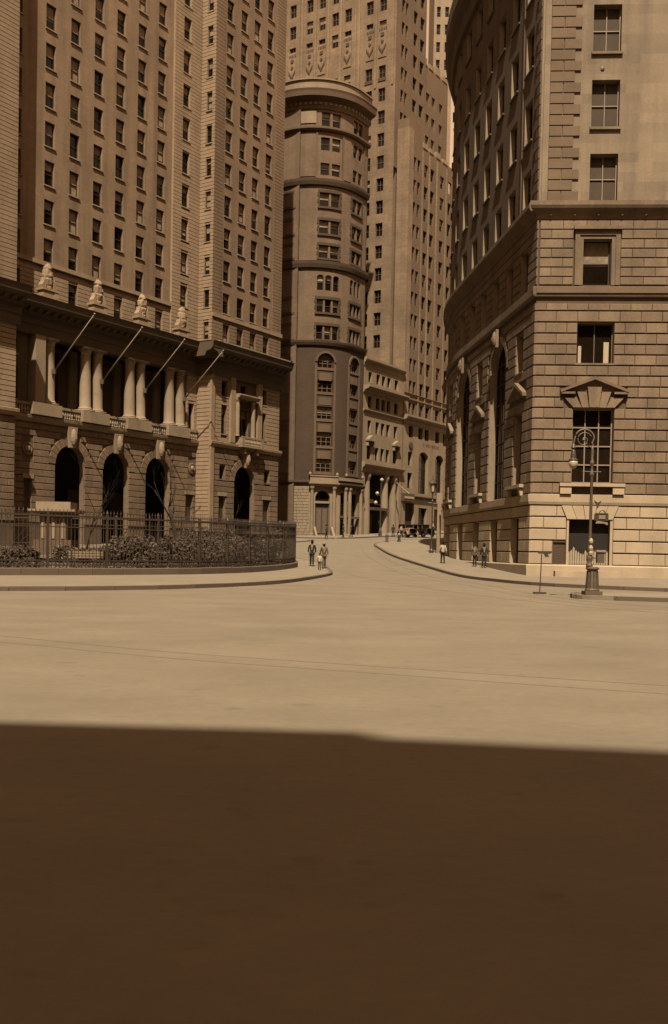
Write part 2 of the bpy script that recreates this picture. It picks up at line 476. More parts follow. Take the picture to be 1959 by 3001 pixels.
# fence line of the little park and the pavement round it
FENCE = smooth_line([(-34, 34.5), (-26, 38.3), (-20, 41.6), (-15, 45.2), (-12, 47.7), (-8.9, 51.2), (-7.2, 53.6), (-5.5, 58), (-3.9, 63.4), (-2.75, 68),
                     (-2.6, 70.6), (-3.4, 73.8), (-5.4, 77.5), (-9, 81.5), (-14, 84.5), (-20, 86), (-30, 84)], 8)
KERB_L = smooth_line([(-34, 24.5), (-25, 28), (-18, 30.2), (-11.1, 33.3), (-8.8, 34.8), (-5.6, 38.2), (-2.76, 44.6), (-1.4, 52.0), (-.35, 60.6), (-.15, 64.0), (-.5, 70),
                      (-1.2, 76), (-3.2, 82), (-7, 87), (-13, 90), (-21, 91), (-32, 89)], 8)
ribbon('park_pavement', KERB_L, FENCE, .15, 'pavement', 'bright curved pavement round the fenced park', n=120)
KERB_R = smooth_line([(60, 196), (30, 158), (18, 141), (11.5, 131), (7.5, 124.5), (5.3, 118.5), (4.55, 113), (4.72, 106), (5.08, 95), (5.6, 87), (6.4, 79), (7.3, 71),
                      (8.3, 61), (9.0, 56.5), (10.1, 51), (12.5, 47.2), (17, 44.5), (28, 42)], 8)

# right-hand building's street line (used by pavement and facade): straight, then a bend into the far street
K = 4.0 / 3.0
RB0 = Vector((9.465 * K, 64.0))
RB_T = [0.0]; RB_P = [RB0.copy()]; RB_H = [-6.0]
def _rb_head(t):
    if t < 20.6: return -6.0
    return min(32.6, -6.0 + 1.2 * (t - 20.6))
while RB_T[-1] < 120:
    t = RB_T[-1]; h = R(_rb_head(t + .25))
    RB_P.append(RB_P[-1] + Vector((math.sin(h), math.cos(h))) * .5); RB_T.append(t + .5); RB_H.append(_rb_head(t + .5))
def rb_side(t):
    """plan point and heading (deg) on the side street line"""
    if t < 0:
        h = R(-6); return RB0 + Vector((math.sin(h), math.cos(h))) * t, -6.0
    i = min(int(t / .5), len(RB_P) - 2); f = t / .5 - i
    return RB_P[i].lerp(RB_P[i + 1], f), RB_H[i] * (1 - f) + RB_H[i + 1] * f
RB_LINE = [rb_side(t)[0] for t in frange(0, 100, 2)]
ribbon('street_pavement', KERB_R, [tuple(p + Vector((.8, 0))) for p in reversed(RB_LINE)] + [(RB0.x + 6, 64.3), (RB0.x + 16, 63.5)], .16, 'pavement',
       'bright pavement sweeping round the rusticated corner building', n=130)
ISLE = smooth_line([(25, 32.0), (16, 33.6), (12, 34.7), (10.2, 35.2), (9.2, 35.6), (8.85, 36.3), (9.0, 37.6), (9.6, 39.0)], 6)
ribbon('lamp_pavement', ISLE, [(25, 37), (16, 38.6), (12, 39.4), (10.6, 39.6), (10.2, 39.5), (10.0, 39.4), (9.8, 39.2), (9.7, 39.1)], .15, 'pavement',
       'raised pavement island carrying the crook lamp post', n=60, cross=3)

# street-line frame of the far side: x along the street, y into the block
AL = math.atan((2250 - 777) / 2300.0)
DV = Vector((math.sin(AL), math.cos(AL))); NV = Vector((math.cos(AL), -math.sin(AL)))
P0 = Vector((-27.0, 94.5)); RZ = math.atan2(DV.y, DV.x)
def street(u, o): return P0 + DV * u + NV * o
ribbon('bank_pavement', [tuple(street(u, 6.5)) for u in (-60, -20, 10, 33)] + [tuple(street(u, o)) for u, o in ((35.5, 6), (37, 4), (37.4, 1), (37.4, -30))],
       [tuple(street(u, -1)) for u in (-60, -20, 10, 28)] + [tuple(street(u, o)) for u, o in ((30, -1), (32, -1), (33, -2), (33, -30))], .15, 'pavement',
       'pavement along the columned building across the park', n=60, kerb=False)
ribbon('corner_pavement', [tuple(street(u, o)) for u, o in ((41.5, -30), (41.5, -2), (42.5, 1.5), (45, 4))] + [tuple(street(u, 4.4)) for u in (48, 60, 80, 130)],
       [tuple(street(u, o)) for u, o in ((50, -30), (50, -8), (52, -3), (54, -1))] + [tuple(street(u, -1)) for u in (56, 64, 80, 130)], .15, 'pavement',
       'narrow pavement below the round cornered building', n=60, kerb=True)

# park ground
mb = MB(); inner = [Vector(p) for p in FENCE if p[1] > 30]
cen = Vector((-17, 63)); ringsN = 8
for i in range(len(inner) - 1):
    a, b = inner[i], inner[i + 1]
    for k in range(ringsN):
        f0, f1 = k / ringsN, (k + 1) / ringsN
        q = [a.lerp(cen, f0 + .005), b.lerp(cen, f0 + .005), b.lerp(cen, f1), a.lerp(cen, f1)]
        mb.quad(*[(p.x, p.y, hY(p.y) + .30 + .25 * f) for p, f in zip(q, (f0, f0, f1, f1))])
mb.build('park_ground', 'soil', kind='structure', label='bare brown ground inside the railed park')

# worn tram rails and pavement seams, lying 4 mm proud of the road
def strip(name, pts, w, label, matn='seam'):
    mb = MB(); P = [Vector(p) for p in smooth_line(pts, 6)]
    for i in range(len(P) - 1):
        t = (P[i + 1] - P[i]).normalized(); n = Vector((-t.y, t.x)) * w / 2
        t2 = (P[min(i + 2, len(P) - 1)] - P[i]).normalized(); n2 = Vector((-t2.y, t2.x)) * w / 2
        if i: n = prev
        mb.quad(*[(p.x, p.y, hY(p.y) + .004) for p in (P[i] - n, P[i + 1] - n2, P[i + 1] + n2, P[i] + n)]); prev = n2
    mb.build(name, matn, kind='structure', label=label)
mat('rail_worn', sp(0.25, .25), .25, .6, .7, .1)
mat('rail_faint', sp(0.31, .12), .1, .6, .9, .1)
mat('seam_faint', sp(0.27, .2), .2, .8, .9, .1)
strip('tram_rail', [(-7.5, 18.2), (-5.6, 17.0), (-2.65, 15.1), (.16, 13.85), (3.7, 12.4), (7, 11.2)], .02, 'worn tram rail crossing the sunny square', 'rail_faint')
strip('tram_rail', [(-7.3, 17.0), (-5.2, 15.9), (-2.4, 14.2), (.3, 13.0), (3.6, 11.6), (7, 10.4)], .02, 'worn tram rail nearer the shadow edge', 'rail_faint')
strip('tram_rail', [(4.4, 112), (4.3, 95), (4.9, 80), (6.2, 62), (7.6, 50), (8.0, 40), (8.5, 36), (9.6, 32.2), (13, 29.5), (20, 27.5)], .06, 'tram rail curving along the far kerb', 'rail_worn')
strip('tram_rail', [(3.0, 112), (2.9, 95), (3.5, 80), (4.9, 62), (6.4, 50), (7.0, 40), (7.6, 35), (8.9, 30.8), (12.5, 28.0), (20, 26.0)], .06, 'second tram rail curving beside the far kerb', 'rail_worn')
strip('tram_rail', [(0.2, 70), (2.6, 52), (4.6, 41), (6.6, 33.5), (8.6, 29.2), (12, 26.4), (20, 24.4)], .06, 'tram rail crossing from the park corner to the lamp', 'rail_worn')

# ================================================================== columned building (across the park)
LB = thing('columned_building', 'tall pale office building with arcade, columned loggia and flagpoles behind the park', 'building', (P0.x, P0.y, .4), RZ)
TOPZ = 74.0
rows = [26.45] + [30.0 + 3.63 * k for k in range(12)]       # heads of the tower windows
mainc = [-4.55, -.6, 2.45, 5.5, 8.5, 11.55, 14.55]; stripc = [18.2]
wingc = [23.1, 25.65, 28.1, 30.65]
ww, wh = 1.2, 2.3
def holes_for(cols, rows, w=ww, h=wh): return [(c - w / 2, c + w / 2, z - h, z) for c in cols for z in rows if z < TOPZ - 1]
# tower walls
mb = MB(); wall(mb, -6.2, 16.27, 23.5, TOPZ, holes_for(mainc, rows), y=.3, depth=.3)
mb.box(-6.2, 33.6, 12, 26, 23.5, TOPZ); mb.quad((-6.2, .3, TOPZ), (20.7, .3, TOPZ), (20.7, 26, TOPZ), (-6.2, 26, TOPZ))
mb.build('tower_wall', 'tower_stone', LB, fix=False)
mb = MB(); wall(mb, 16.27, 20.7, 23.5, TOPZ, holes_for(stripc, rows), y=.05, depth=.35); mb.quad((16.27, .05, 23.5), (16.27, .3, 23.5), (16.27, .3, TOPZ), (16.27, .05, TOPZ))
mb.build('corner_strip', 'course_stone', LB, fix=False)
mb = MB(); wall(mb, 20.7, 33.67, 23.3, TOPZ, holes_for(wingc, rows), y=-2, depth=.3)
mb.quad((33.67, -2, 23), (33.67, 14, 23), (33.67, 14, TOPZ), (33.67, -2, TOPZ)); mb.quad((20.7, -2, TOPZ), (33.67, -2, TOPZ), (33.67, 14, TOPZ), (20.7, 14, TOPZ))
mb.build('wing_wall', 'wing_stone', LB, fix=False)
retm = lambda u, y, z: (20.7 + y, u, z)           # the wing's near end: u runs along local y
mb = MB(); wall(mb, -2, .05, 23.3, TOPZ, [(-1.55, -.75, z - 1.95, z) for z in rows if z < TOPZ - 1], m=retm, depth=.3)
mb.build('wing_return', 'course_stone', LB, fix=False)
mb = MB(); wall(mb, -30, -6.2, 23.3, TOPZ, holes_for([-9.6, -12.6], rows), y=-2, depth=.3); mb.quad((-6.2, -2, 23.3), (-6.2, .3, 23.3), (-6.2, .3, TOPZ), (-6.2, -2, TOPZ))
mb.quad((-30, -2, TOPZ), (-6.2, -2, TOPZ), (-6.2, 26, TOPZ), (-30, 26, TOPZ))
mb.build('near_wing_wall', 'wing_stone', LB, fix=False)
# rusticated courses on wing corners, strip and the band under the first moulding
def course_bands(mb, u0, u1, z0, z1, y, holes, pitch=.40, gap=.05, proud=.06, m=ident):
    z = z0
    while z < z1 - .05:
        a, b = z, min(z + pitch - gap, z1); cuts = [(u0, u1)]
        for h in holes:
            if h[3] <= a or h[2] >= b: continue
            cuts = [c for p, q in cuts for c in ((p, min(q, h[0])), (max(p, h[1]), q)) if c[1] - c[0] > .06]
        for p, q in cuts: mb.box(p, q, y - proud, y + .02, a, b, m)
        z += pitch
hw = holes_for(wingc, rows); hm = holes_for(mainc, rows); hs = holes_for(stripc, rows)
mb = MB(); course_bands(mb, 20.62, 22.2, 23.9, TOPZ - 4, -2, hw); course_bands(mb, 31.9, 33.67, 23.9, TOPZ - 4, -2, hw); course_bands(mb, 22.2, 31.9, 23.9, 27.0, -2, hw)
mb.build('wing_courses', 'wing_stone', LB, kind='stuff')
mb = MB(); course_bands(mb, 16.25, 20.66, 23.9, TOPZ - 4, .05, hs); course_bands(mb, -2, .05, 23.9, TOPZ - 4, 0, [(-1.55, -.75, z - 1.95, z) for z in rows], m=retm)
mb.build('corner_courses', 'course_stone', LB, kind='stuff')
mb = MB(); course_bands(mb, -6.1, 16.2, 23.9, 27.2, .3, hm)
mb.build('attic_courses', 'course_stone', LB, kind='stuff')
mb = MB(); course_bands(mb, -10, -6.2, 23.9, TOPZ - 4, -2, holes_for([-9.6], rows)); mb.build('near_wing_courses', 'course_stone', LB, kind='stuff')
MB().box(-6.2, 16.3, .02, .3, 27.35, 27.75).build('moulding', 'course_stone', LB)
MB().box(20.6, 33.8, -2.2, -2, 27.0, 27.45).build('moulding', 'course_stone', LB)
rv = random.Random(3)
def bl(): return rv.choice([.45, .5, .5, .55, .55, .6, .35, .7, .28, .85, None, .96])
for z in rows:
    if z > TOPZ - 1: continue
    for c in mainc: window(LB, ww, wh, (c, .3, z - wh), blind=bl())
    for c in stripc: window(LB, ww, wh, (c, .05, z - wh), blind=bl())
    for c in wingc: window(LB, ww, wh, (c, -2, z - wh), blind=bl())
    window(LB, .8, 1.95, (20.7, -1.15, z - 1.95), -math.pi / 2, blind=bl(), rec=.15)
    if z < 60: window(LB, ww, wh, (-9.6, -2, z - wh), blind=bl())

# ---- arcade storey
arches = [(.2, 4.0), (6.4, 10.1), (12.55, 16.35)]
G0 = -2.0
base_open = [(a, b, G0, 10.8, True) for a, b in arches] + [(-3.5, -2.6, 4.2, 7.35), (18.95, 20.2, 4.2, 7.1)]
mb = MB(); wall(mb, -6.2, 20.7, G0, 14.3, base_open, y=.0, depth=.7); mb.build('arcade_wall', ['joint_stone', 'jamb_stone'], LB, fix=False)
mb = MB(); wall(mb, -30, -6.2, G0, 21.2, [], y=-2, depth=.4); mb.quad((-6.2, -2, G0), (-6.2, 0, G0), (-6.2, 0, 21.2), (-6.2, -2, 21.2)); mb.build('near_wing_base', 'joint_stone', LB, fix=False)
wing_open = [(25.05, 28.9, G0, 10.8, True), (22.35, 23.4, 9.0, 10.5), (30.8, 31.9, 9.1, 10.55), (22.3, 23.5, 4.1, 7.1), (30.65, 32.0, 4.1, 7.1),
             (22.5, 23.55, 14.15, 17.35), (25.65, 27.6, 14.1, 17.3), (29.95, 31.0, 14.2, 17.35), (22.5, 23.6, 18.4, 20.1), (26, 27.3, 18.4, 20.1), (29.95, 31, 18.4, 20.1)]
mb = MB(); wall(mb, 20.7, 33.67, G0, 23.4, wing_open, y=-2, depth=.6)
mb.quad((33.67, -2, G0), (33.67, 14, G0), (33.67, 14, 24), (33.67, -2, 24)); mb.quad((20.7, -2, G0), (20.7, 0, G0), (20.7, 0, 23.4), (20.7, -2, 23.4))
mb.build('wing_base', ['joint_stone', 'jamb_stone'], LB, fix=False)
# dark hall behind the arches
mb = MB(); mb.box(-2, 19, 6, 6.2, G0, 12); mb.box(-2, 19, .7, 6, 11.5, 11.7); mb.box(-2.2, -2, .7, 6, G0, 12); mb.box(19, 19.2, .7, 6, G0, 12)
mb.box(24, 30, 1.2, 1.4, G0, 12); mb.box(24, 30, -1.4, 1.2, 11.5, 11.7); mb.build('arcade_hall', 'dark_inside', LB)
for a, b in arches:
    d = MB().box(a + .5, b - .5, 5.6, 5.9, G0, 7.0).build('door', 'bronze', LB)
    inst('transom', MB().box(a + .5, b - .5, 5.5, 5.58, 5.0, 5.2).mesh('transom', 'frame_mid'), d)
# rusticated stones of the arcade
crs = [(2.6 + .62 * i, 2.6 + .62 * (i + 1)) for i in range(16)]
ring_open = [(a - .75, b + .75, G0, 11.5) for a, b in arches]
def arch_clear(a, b, z0, spring, r):  # opening plus voussoir ring, course by course
    out = []
    for za, zb in crs:
        zz = zb
        if zb < spring + .1: out.append((a, b, za, zb))
        else:
            dz = max(0, za - spring); w2 = math.sqrt(max(0, r * r - dz * dz)); cx = (a + b) / 2
            if w2 > .1: out.append((cx - w2, cx + w2, za, zb))
    return out
oc = [h for h in base_open if h[3] < 8] + [(-3.75, -2.45, 9.3, 10.85), (19.3, 20.6, 9.3, 10.85)]
for a, b in arches: oc += arch_clear(a, b, G0, 8.9, (b - a) / 2 + .8)
oc += [(a, b, G0, 2.6) for a, b in arches]
main_rects = courses_blocks(crs, -6.15, 20.62, oc, 1.25, .06)
wc = [h for h in wing_open if h[3] < 11 and len(h) == 4] + arch_clear(25.05, 28.9, G0, 8.9, 2.7)
wing_rects = courses_blocks(crs, 20.64, 33.66, wc, 1.25, .06)
near_rects = courses_blocks(crs, -9.4, -6.22, [], 1.25, .06)
n = place_blocks(LB, [r for r in near_rects if r[2] > 3.0], lambda u: (u, -2, 0), 'rustic_stone', .09, .03, limit=300)
n = place_blocks(LB, [r for r in main_rects if r[2] > 3.0], lambda u: (u, 0, 0), 'rustic_stone', .09, .03, limit=300, start=n)
place_blocks(LB, wing_rects + [r for r in main_rects + near_rects if r[2] <= 3.0 and False], lambda u: (u, -2, 0), 'rustic_stone', .09, .03, limit=300, start=n)
def voussoirs(parent, a, b, spring, thick, y, matn='rustic_stone', n=13, skip=None):
    cx = (a + b) / 2; r = (b - a) / 2
    for i in range(n):
        if i == n // 2: continue
        t0, t1 = math.pi * (i + .04) / n, math.pi * (i + .96) / n
        pts = [(cx - r * math.cos(t0), spring + r * math.sin(t0)), (cx - r * math.cos(t1), spring + r * math.sin(t1)),
               (cx - (r + thick) * math.cos(t1), spring + (r + thick) * math.sin(t1)), (cx - (r + thick) * math.cos(t0), spring + (r + thick) * math.sin(t0))]
        MB().prism(pts, y - .12, y + .02).build('voussoir', matn, parent)
def keystone(parent, cx, y, z0, z1, matn='pale_stone', s=1.0):
    k = MB(); k.prism([(cx - .36 * s, z0), (cx + .36 * s, z0), (cx + .55 * s, z1), (cx - .55 * s, z1)], y - .35 * s, y)
    o = k.build('keystone', matn, parent)
    f = MB(); h = z1 - z0       # carved head
    f.lathe([(.02, 0), (.2, .06), (.3, .25), (.34, .5), (.3, .75), (.2, .95), (.05, 1.05)], 10, (cx, y - .42 * s, z0 + .15 * h), 1.05 * s, .9 * s)
    for i, v in enumerate(f.v): f.v[i] = (v[0], v[1], z0 + .12 * h + (v[2] - z0 - .15 * h) * .78 * h / 1.05)
    f.box(cx - .06 * s, cx + .06 * s, y - .78 * s, y - .6 * s, z0 + .4 * h, z0 + .58 * h)
    f.build('carved_head', matn, o, smooth=False)
    return o
for a, b in arches:
    voussoirs(LB, a, b, 8.9, .8, 0); keystone(LB, (a + b) / 2, -.1, 10.6, 12.6)
voussoirs(LB, 25.05, 28.9, 8.9, .8, -2); keystone(LB, 26.97, -2.1, 10.6, 12.6)
def medallion(u, y, z):
    o = MB().lathe([(.55, 0), (.62, .06), (.62, .14), (.45, .18), (.4, .1), (.05, .1)], 18).build('medallion', 'rustic_stone', LB, (u, y, z))
    o.rotation_euler = (math.pi / 2, 0, 0)
    q = MB().lathe([(.3, .1), (.28, .2), (.15, .28), (.02, .3)], 12).build('boss', 'pale_stone', o)
medallion(-3.1, .02, 10.07); medallion(19.95, .02, 10.07)
for (u, y, w, h, z) in ((-3.05, 0, .9, 3.1, 4.2), (19.57, 0, 1.2, 2.9, 4.2), (22.9, -2, 1.15, 3.0, 4.1), (31.32, -2, 1.3, 3.0, 4.1)):
    d = MB().box(-w / 2, w / 2, .3, .36, 0, h).build('door', 'bronze', LB, (u, y, z))
    inst('lintel', MB().box(-w / 2 - .2, w / 2 + .2, -.16, 0, h, h + .45).mesh('lintel', 'pale_stone'), d)
for (u, z, w, h) in ((22.87, 9.0, 1.05, 1.5), (31.35, 9.1, 1.1, 1.45)):
    window(LB, w, h, (u, -2, z), rec=.4, sill=True, frame='frame_dark', sillmat='rustic_stone')
# belt course, balustrade and balcony
MB().sweep([(0, 12.55), (-.25, 12.6), (-.45, 12.9), (-.5, 13.15), (-.1, 13.25), (0, 13.25)], [-6.2, 20.64], ident).build('belt_course', 'pale_stone', LB)
MB().sweep([(-2, 12.55), (-2.25, 12.6), (-2.42, 12.9), (-2.45, 13.15), (-2.1, 13.25), (-2, 13.25)], [20.5, 33.9], ident).build('belt_course', 'course_stone', LB)
MB().sweep([(-2, 12.55), (-2.25, 12.6), (-2.42, 12.9), (-2.45, 13.15), (-2.1, 13.25), (-2, 13.25)], [-30, -6.0], ident).build('belt_course', 'course_stone', LB)
cols_u = [-.55, 4.05, 5.6, 10.15, 11.7, 16.2, 17.9]
bal = lambda: MB().lathe([(.10, 0), (.13, .06), (.07, .14), (.13, .38), (.08, .66), (.12, .74), (.12, .8)], 8).mesh('baluster', 'pale_stone')
MB().box(-6.2, 20.6, -.42, -.12, 14.06, 14.3).build('balustrade_rail', 'pale_stone', LB)
for u in [-1.35, 4.83, 10.93, 17.05]: MB().box(u - 1.75, u + 1.75, -.75, .6, 13.24, 14.36).build('column_plinth', 'pale_stone', LB)
for bay in ((.45, 3.05), (6.65, 9.15), (12.75, 15.25), (-6.0, -3.2), (18.85, 20.5)):
    for u in frange(bay[0] + .15, bay[1] - .15, .32):
        inst('baluster', cached('bal', bal), LB, (u, -.27, 13.25))
# ---- loggia
LZ0, LZ1 = 14.3, 20.6
lw = [(1.0, 3.2, 14.4, 18.3), (7.1, 9.3, 14.4, 18.3), (13.2, 15.4, 14.4, 18.3)]
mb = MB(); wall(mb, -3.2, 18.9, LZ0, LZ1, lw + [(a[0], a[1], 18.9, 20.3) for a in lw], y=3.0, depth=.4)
mb.box(-3.2, 18.9, 0, 3.0, LZ0 - .2, LZ0); mb.build('loggia_wall', 'loggia_shade_stone', LB, fix=False)
mb = MB(); wall(mb, -6.2, -3.2, 14.3, LZ1 + .6, [(-5.6, -4.4, 18.6, 20.2), (-5.7, -4.3, 14.5, 17.4)], y=0, depth=.5); mb.quad((-3.2, 0, LZ0), (-3.2, 3, LZ0), (-3.2, 3, LZ1), (-3.2, 0, LZ1))
mb.build('loggia_pier', 'loggia_shade_stone', LB, fix=False)
mb = MB(); wall(mb, 18.9, 20.7, 14.3, LZ1 + .6, [(19.2, 20.2, 14.4, 17.3)], y=0, depth=.5); mb.quad((18.9, 0, LZ0), (18.9, 3, LZ0), (18.9, 3, LZ1), (18.9, 0, LZ1))
mb.build('loggia_pier', 'course_stone', LB, fix=False)
window(LB, 1.4, 2.9, (-5.0, 0, 14.5), rec=.4); window(LB, 1.2, 1.6, (-5.0, 0, 18.6), rec=.4, blind=.6); window(LB, 1.0, 2.9, (19.7, 0, 14.4), rec=.4)
for a in lw:
    window(LB, 2.2, 3.9, ((a[0] + a[1]) / 2, 3.0, 14.4), rec=.3, mull=1, rails=2, blind=.4); window(LB, 2.2, 1.4, ((a[0] + a[1]) / 2, 3.0, 18.9), rec=.3, mull=1, sill=False)
for u in (4.85, 10.95, 17.1, -2.2):
    MB().box(u - .45, u + .45, 2.6, 3.02, LZ0, LZ1).build('pilaster', 'pale_stone', LB)
colm = MB(); colm.box(-.68, .68, -.68, .68, 0, .18)
colm.lathe([(.66, .18), (.70, .26), (.62, .36), (.60, .42), (.56, .5), (.56, 1.9), (.53, 3.6), (.48, 5.45), (.53, 5.5), (.53, 5.56), (.49, 5.6), (.52, 5.75), (.66, 6.0), (.66, 6.03)], 20)
colm.box(-.68, .68, -.68, .68, 6.03, 6.24); colm = colm.mesh('column', 'pale_stone', smooth=False)
for p in colm.polygons: p.use_smooth = abs(p.normal.z) < .6
for u in cols_u: inst('column', colm, LB, (u, .1, 14.36))
MB().box(-2.75, -1.6, -.65, .5, 14.36, 20.6).build('pilaster', 'pale_stone', LB)
# rusticated upper storey of the wing, with aedicule and balcony
crs2 = [(14.2 + .46 * i, 14.2 + .46 * (i + 1)) for i in range(14)]
wo2 = [h for h in wing_open if h[2] > 13] + [(23.85, 29.9, 13.3, 20.9)]
mb = MB()
course_bands(mb, 20.64, 33.66, 13.3, 20.6, -2, wo2, .46, .06, .07); course_bands(mb, -10, -6.2, 13.3, 20.6, -2, [], .46, .06, .07)
course_bands(mb, -1.98, -.02, 2.6, 20.6, 0, [], .46, .06, .07, m=retm); course_bands(mb, 18.95, 20.6, 14.4, 20.6, 0, [(19.2, 20.2, 14.4, 17.3)], .46, .06, .05)
mb.build('upper_courses', 'course_stone', LB, kind='stuff')
MB().box(23.95, 24.75, -2.35, -2, 13.3, 20.7).build('pilaster', 'course_stone', LB)
MB().box(29.05, 29.82, -2.35, -2, 13.3, 20.7).build('pilaster', 'course_stone', LB)
MB().box(20.55, 21.15, -2.25, -1.98, 2.6, 20.9).build('pilaster', 'course_stone', LB)
for u in (25.15, 28.1): MB().lathe([(.30, 0), (.26, .15), (.26, 3.3), (.22, 3.9), (.33, 4.15), (.33, 4.3)], 12).build('half_column', 'pale_stone', LB, (u, -2.3, 14.15))
MB().sweep([(-2, 18.45), (-2.7, 18.5), (-2.95, 18.8), (-2.95, 18.95), (-2, 19.0)], [24.85, 28.75], ident).build('window_hood', 'course_stone', LB)
mb = MB(); mb.box(25.3, 29.4, -3.0, -2, 12.9, 13.15); mb.box(25.3, 29.4, -3.0, -2.8, 13.95, 14.12); mb.box(25.3, 25.75, -3.0, -2.0, 13.1, 14.0); mb.box(28.95, 29.4, -3.0, -2.0, 13.1, 14.0)
mb.box(26, 26.3, -2.8, -2, 12.2, 12.9); mb.box(28.4, 28.7, -2.8, -2, 12.2, 12.9); bc = mb.build('balcony', 'pale_stone', LB)
for u in frange(25.95, 28.75, .31): inst('baluster', cached('bal', bal), bc, (u, -2.9, 13.14))
for (u, z, w, h) in ((23.02, 14.15, 1.05, 3.2), (26.62, 14.1, 1.95, 3.2), (30.47, 14.2, 1.05, 3.15), (23.05, 18.4, 1.1, 1.7), (26.65, 18.4, 1.3, 1.7), (30.47, 18.4, 1.05, 1.7)):
    window(LB, w, h, (u, -2, z), rec=.35, blind=.3 if h > 2 else None, mull=1 if w > 1.5 else 0)
# ---- entablature and the deep cornice
def cornice(u0, u1, y, dz=0.0):
    MB().sweep([(y + 1.0, 20.6), (y - .3, 20.6), (y - .3, 21.5), (y - .42, 21.55), (y - .42, 22.3), (y + 1.0, 22.3)], [20.45 if dz else u0, u1], ident).build('entablature', 'loggia_shade_stone', LB)
    MB().sweep([(y + 2.4, 22.3), (y - .55, 22.3), (y - .75, 22.75), (y - 1.45, 22.95), (y - 1.65, 23.2), (y - 1.72, 23.6), (y - 1.85, 23.85 + dz), (y + 2.4, 24.0 + dz)], [u0, u1], ident).build('cornice', 'loggia_shade_stone', LB)
    md = cached('modillion', lambda: MB().prism([(0, 0), (.55, .1), (.62, .3), (0, .45)], -.16, .16, m=lambda x, yy, z: (yy, -x, z)).mesh('modillion', 'loggia_shade_stone'))
    for u in frange((20.6 if dz else u0 + .5), u1 - .5, .95): inst('modillion', md, LB, (u, y - .7, 22.5))
cornice(-6.2, 20.4, 0); cornice(18.9, 34.2, -2, .015); cornice(-30, -5.9, -2)
MB().box(20.3, 33.9, -3.5, -2.02, 23.95, 24.12).build('cornice_ledge', 'pale_stone', LB)
# the cornice turns the corner of the projecting wing
MB().sweep([(.1, 20.62), (-.3, 20.62), (-.3, 21.52), (-.42, 21.57), (-.42, 22.31), (.1, 22.31)], [-2.2, .2], retm).build('entablature', 'loggia_shade_stone', LB)
MB().sweep([(.1, 22.31), (-.55, 22.31), (-.75, 22.76), (-1.45, 22.96), (-1.65, 23.21), (-1.72, 23.61), (-1.85, 23.88), (.1, 24.04)], [-3.6, .2], retm).build('cornice', 'loggia_shade_stone', LB)
# roof ornaments standing on the cornice
for u in (-1.55, 4.74, 10.95, 17.1):
    r_ = MB(); r_.box(-1.25, 1.25, -.55, .55, 0, .35); r_.box(-.95, .95, -.45, .45, .35, .95); r_.box(-1.1, 1.1, -.55, .55, .95, 1.15)
    ro = r_.build('roof_ornament', 'course_stone', LB, (u, -.75, 23.85))
    g_ = MB().lathe([(.50, 1.15), (.56, 1.4), (.46, 1.5), (.55, 1.7), (.66, 2.1), (.58, 2.25), (.66, 2.5), (.60, 2.95), (.50, 3.1), (.54, 3.3), (.36, 3.62), (.12, 3.78)], 9, sy=.7)
    rgo = random.Random(int(u * 10) + 50)
    g_.v = [(x + rgo.uniform(-.07, .07), y + rgo.uniform(-.06, .06), z + rgo.uniform(-.05, .05)) for x, y, z in g_.v]
    g_.build('carved_trophy', 'course_stone', ro); ro.scale = (.9, .9, .92)
    for sg in (-1, 1): MB().prism([(sg * .45, 1.15), (sg * .92, 1.15), (sg * .98, 1.5), (sg * .72, 1.9), (sg * .62, 2.3), (sg * .48, 1.8)], -.32, .32).build('scroll', 'course_stone', ro)
    MB().box(.5, 1.0, -.5, .5, .36, .94).build('pedestal_block', 'course_stone', ro)
# plain body so that the building is closed from behind and above
mb = MB(); mb.box(-29.5, 33.4, 12, 26, G0, 23.4); mb.box(-29.5, 33.4, 1.0, 12.2, 22.4, 23.6); mb.build('rear_body', 'tower_stone', LB)
# flagpoles: things of their own, fixed in the loggia
for i, u in enumerate((-.55, 5.6, 11.7, 17.9)):
    b = P0 + DV * u + NV * .6; tip = P0 + DV * (u - .3) + NV * 6.2
    f = thing('flagpole', ['bare slanting flagpole at the loggia column nearest the near wing', 'bare slanting flagpole at the second pair of loggia columns',
                           'bare slanting flagpole at the third pair of loggia columns', 'bare slanting flagpole at the last pair of loggia columns'][i], 'flagpole', (b.x, b.y, 17.9), 0, 'flagpoles on the columned building')
    d = Vector((tip.x - b.x, tip.y - b.y, 4.7))
    MB().tube([(0, 0, 0), d * .5, d], [.075, .065, .04], 8).build('pole', 'frame_light', f, smooth=True)
    MB().lathe([(.02, -.1), (.11, 0), (.02, .12)], 8, d).build('ball', 'pale_stone', f)
    MB().box(-.18, .18, -.2, .2, -.25, .2).build('bracket', 'bronze', f)

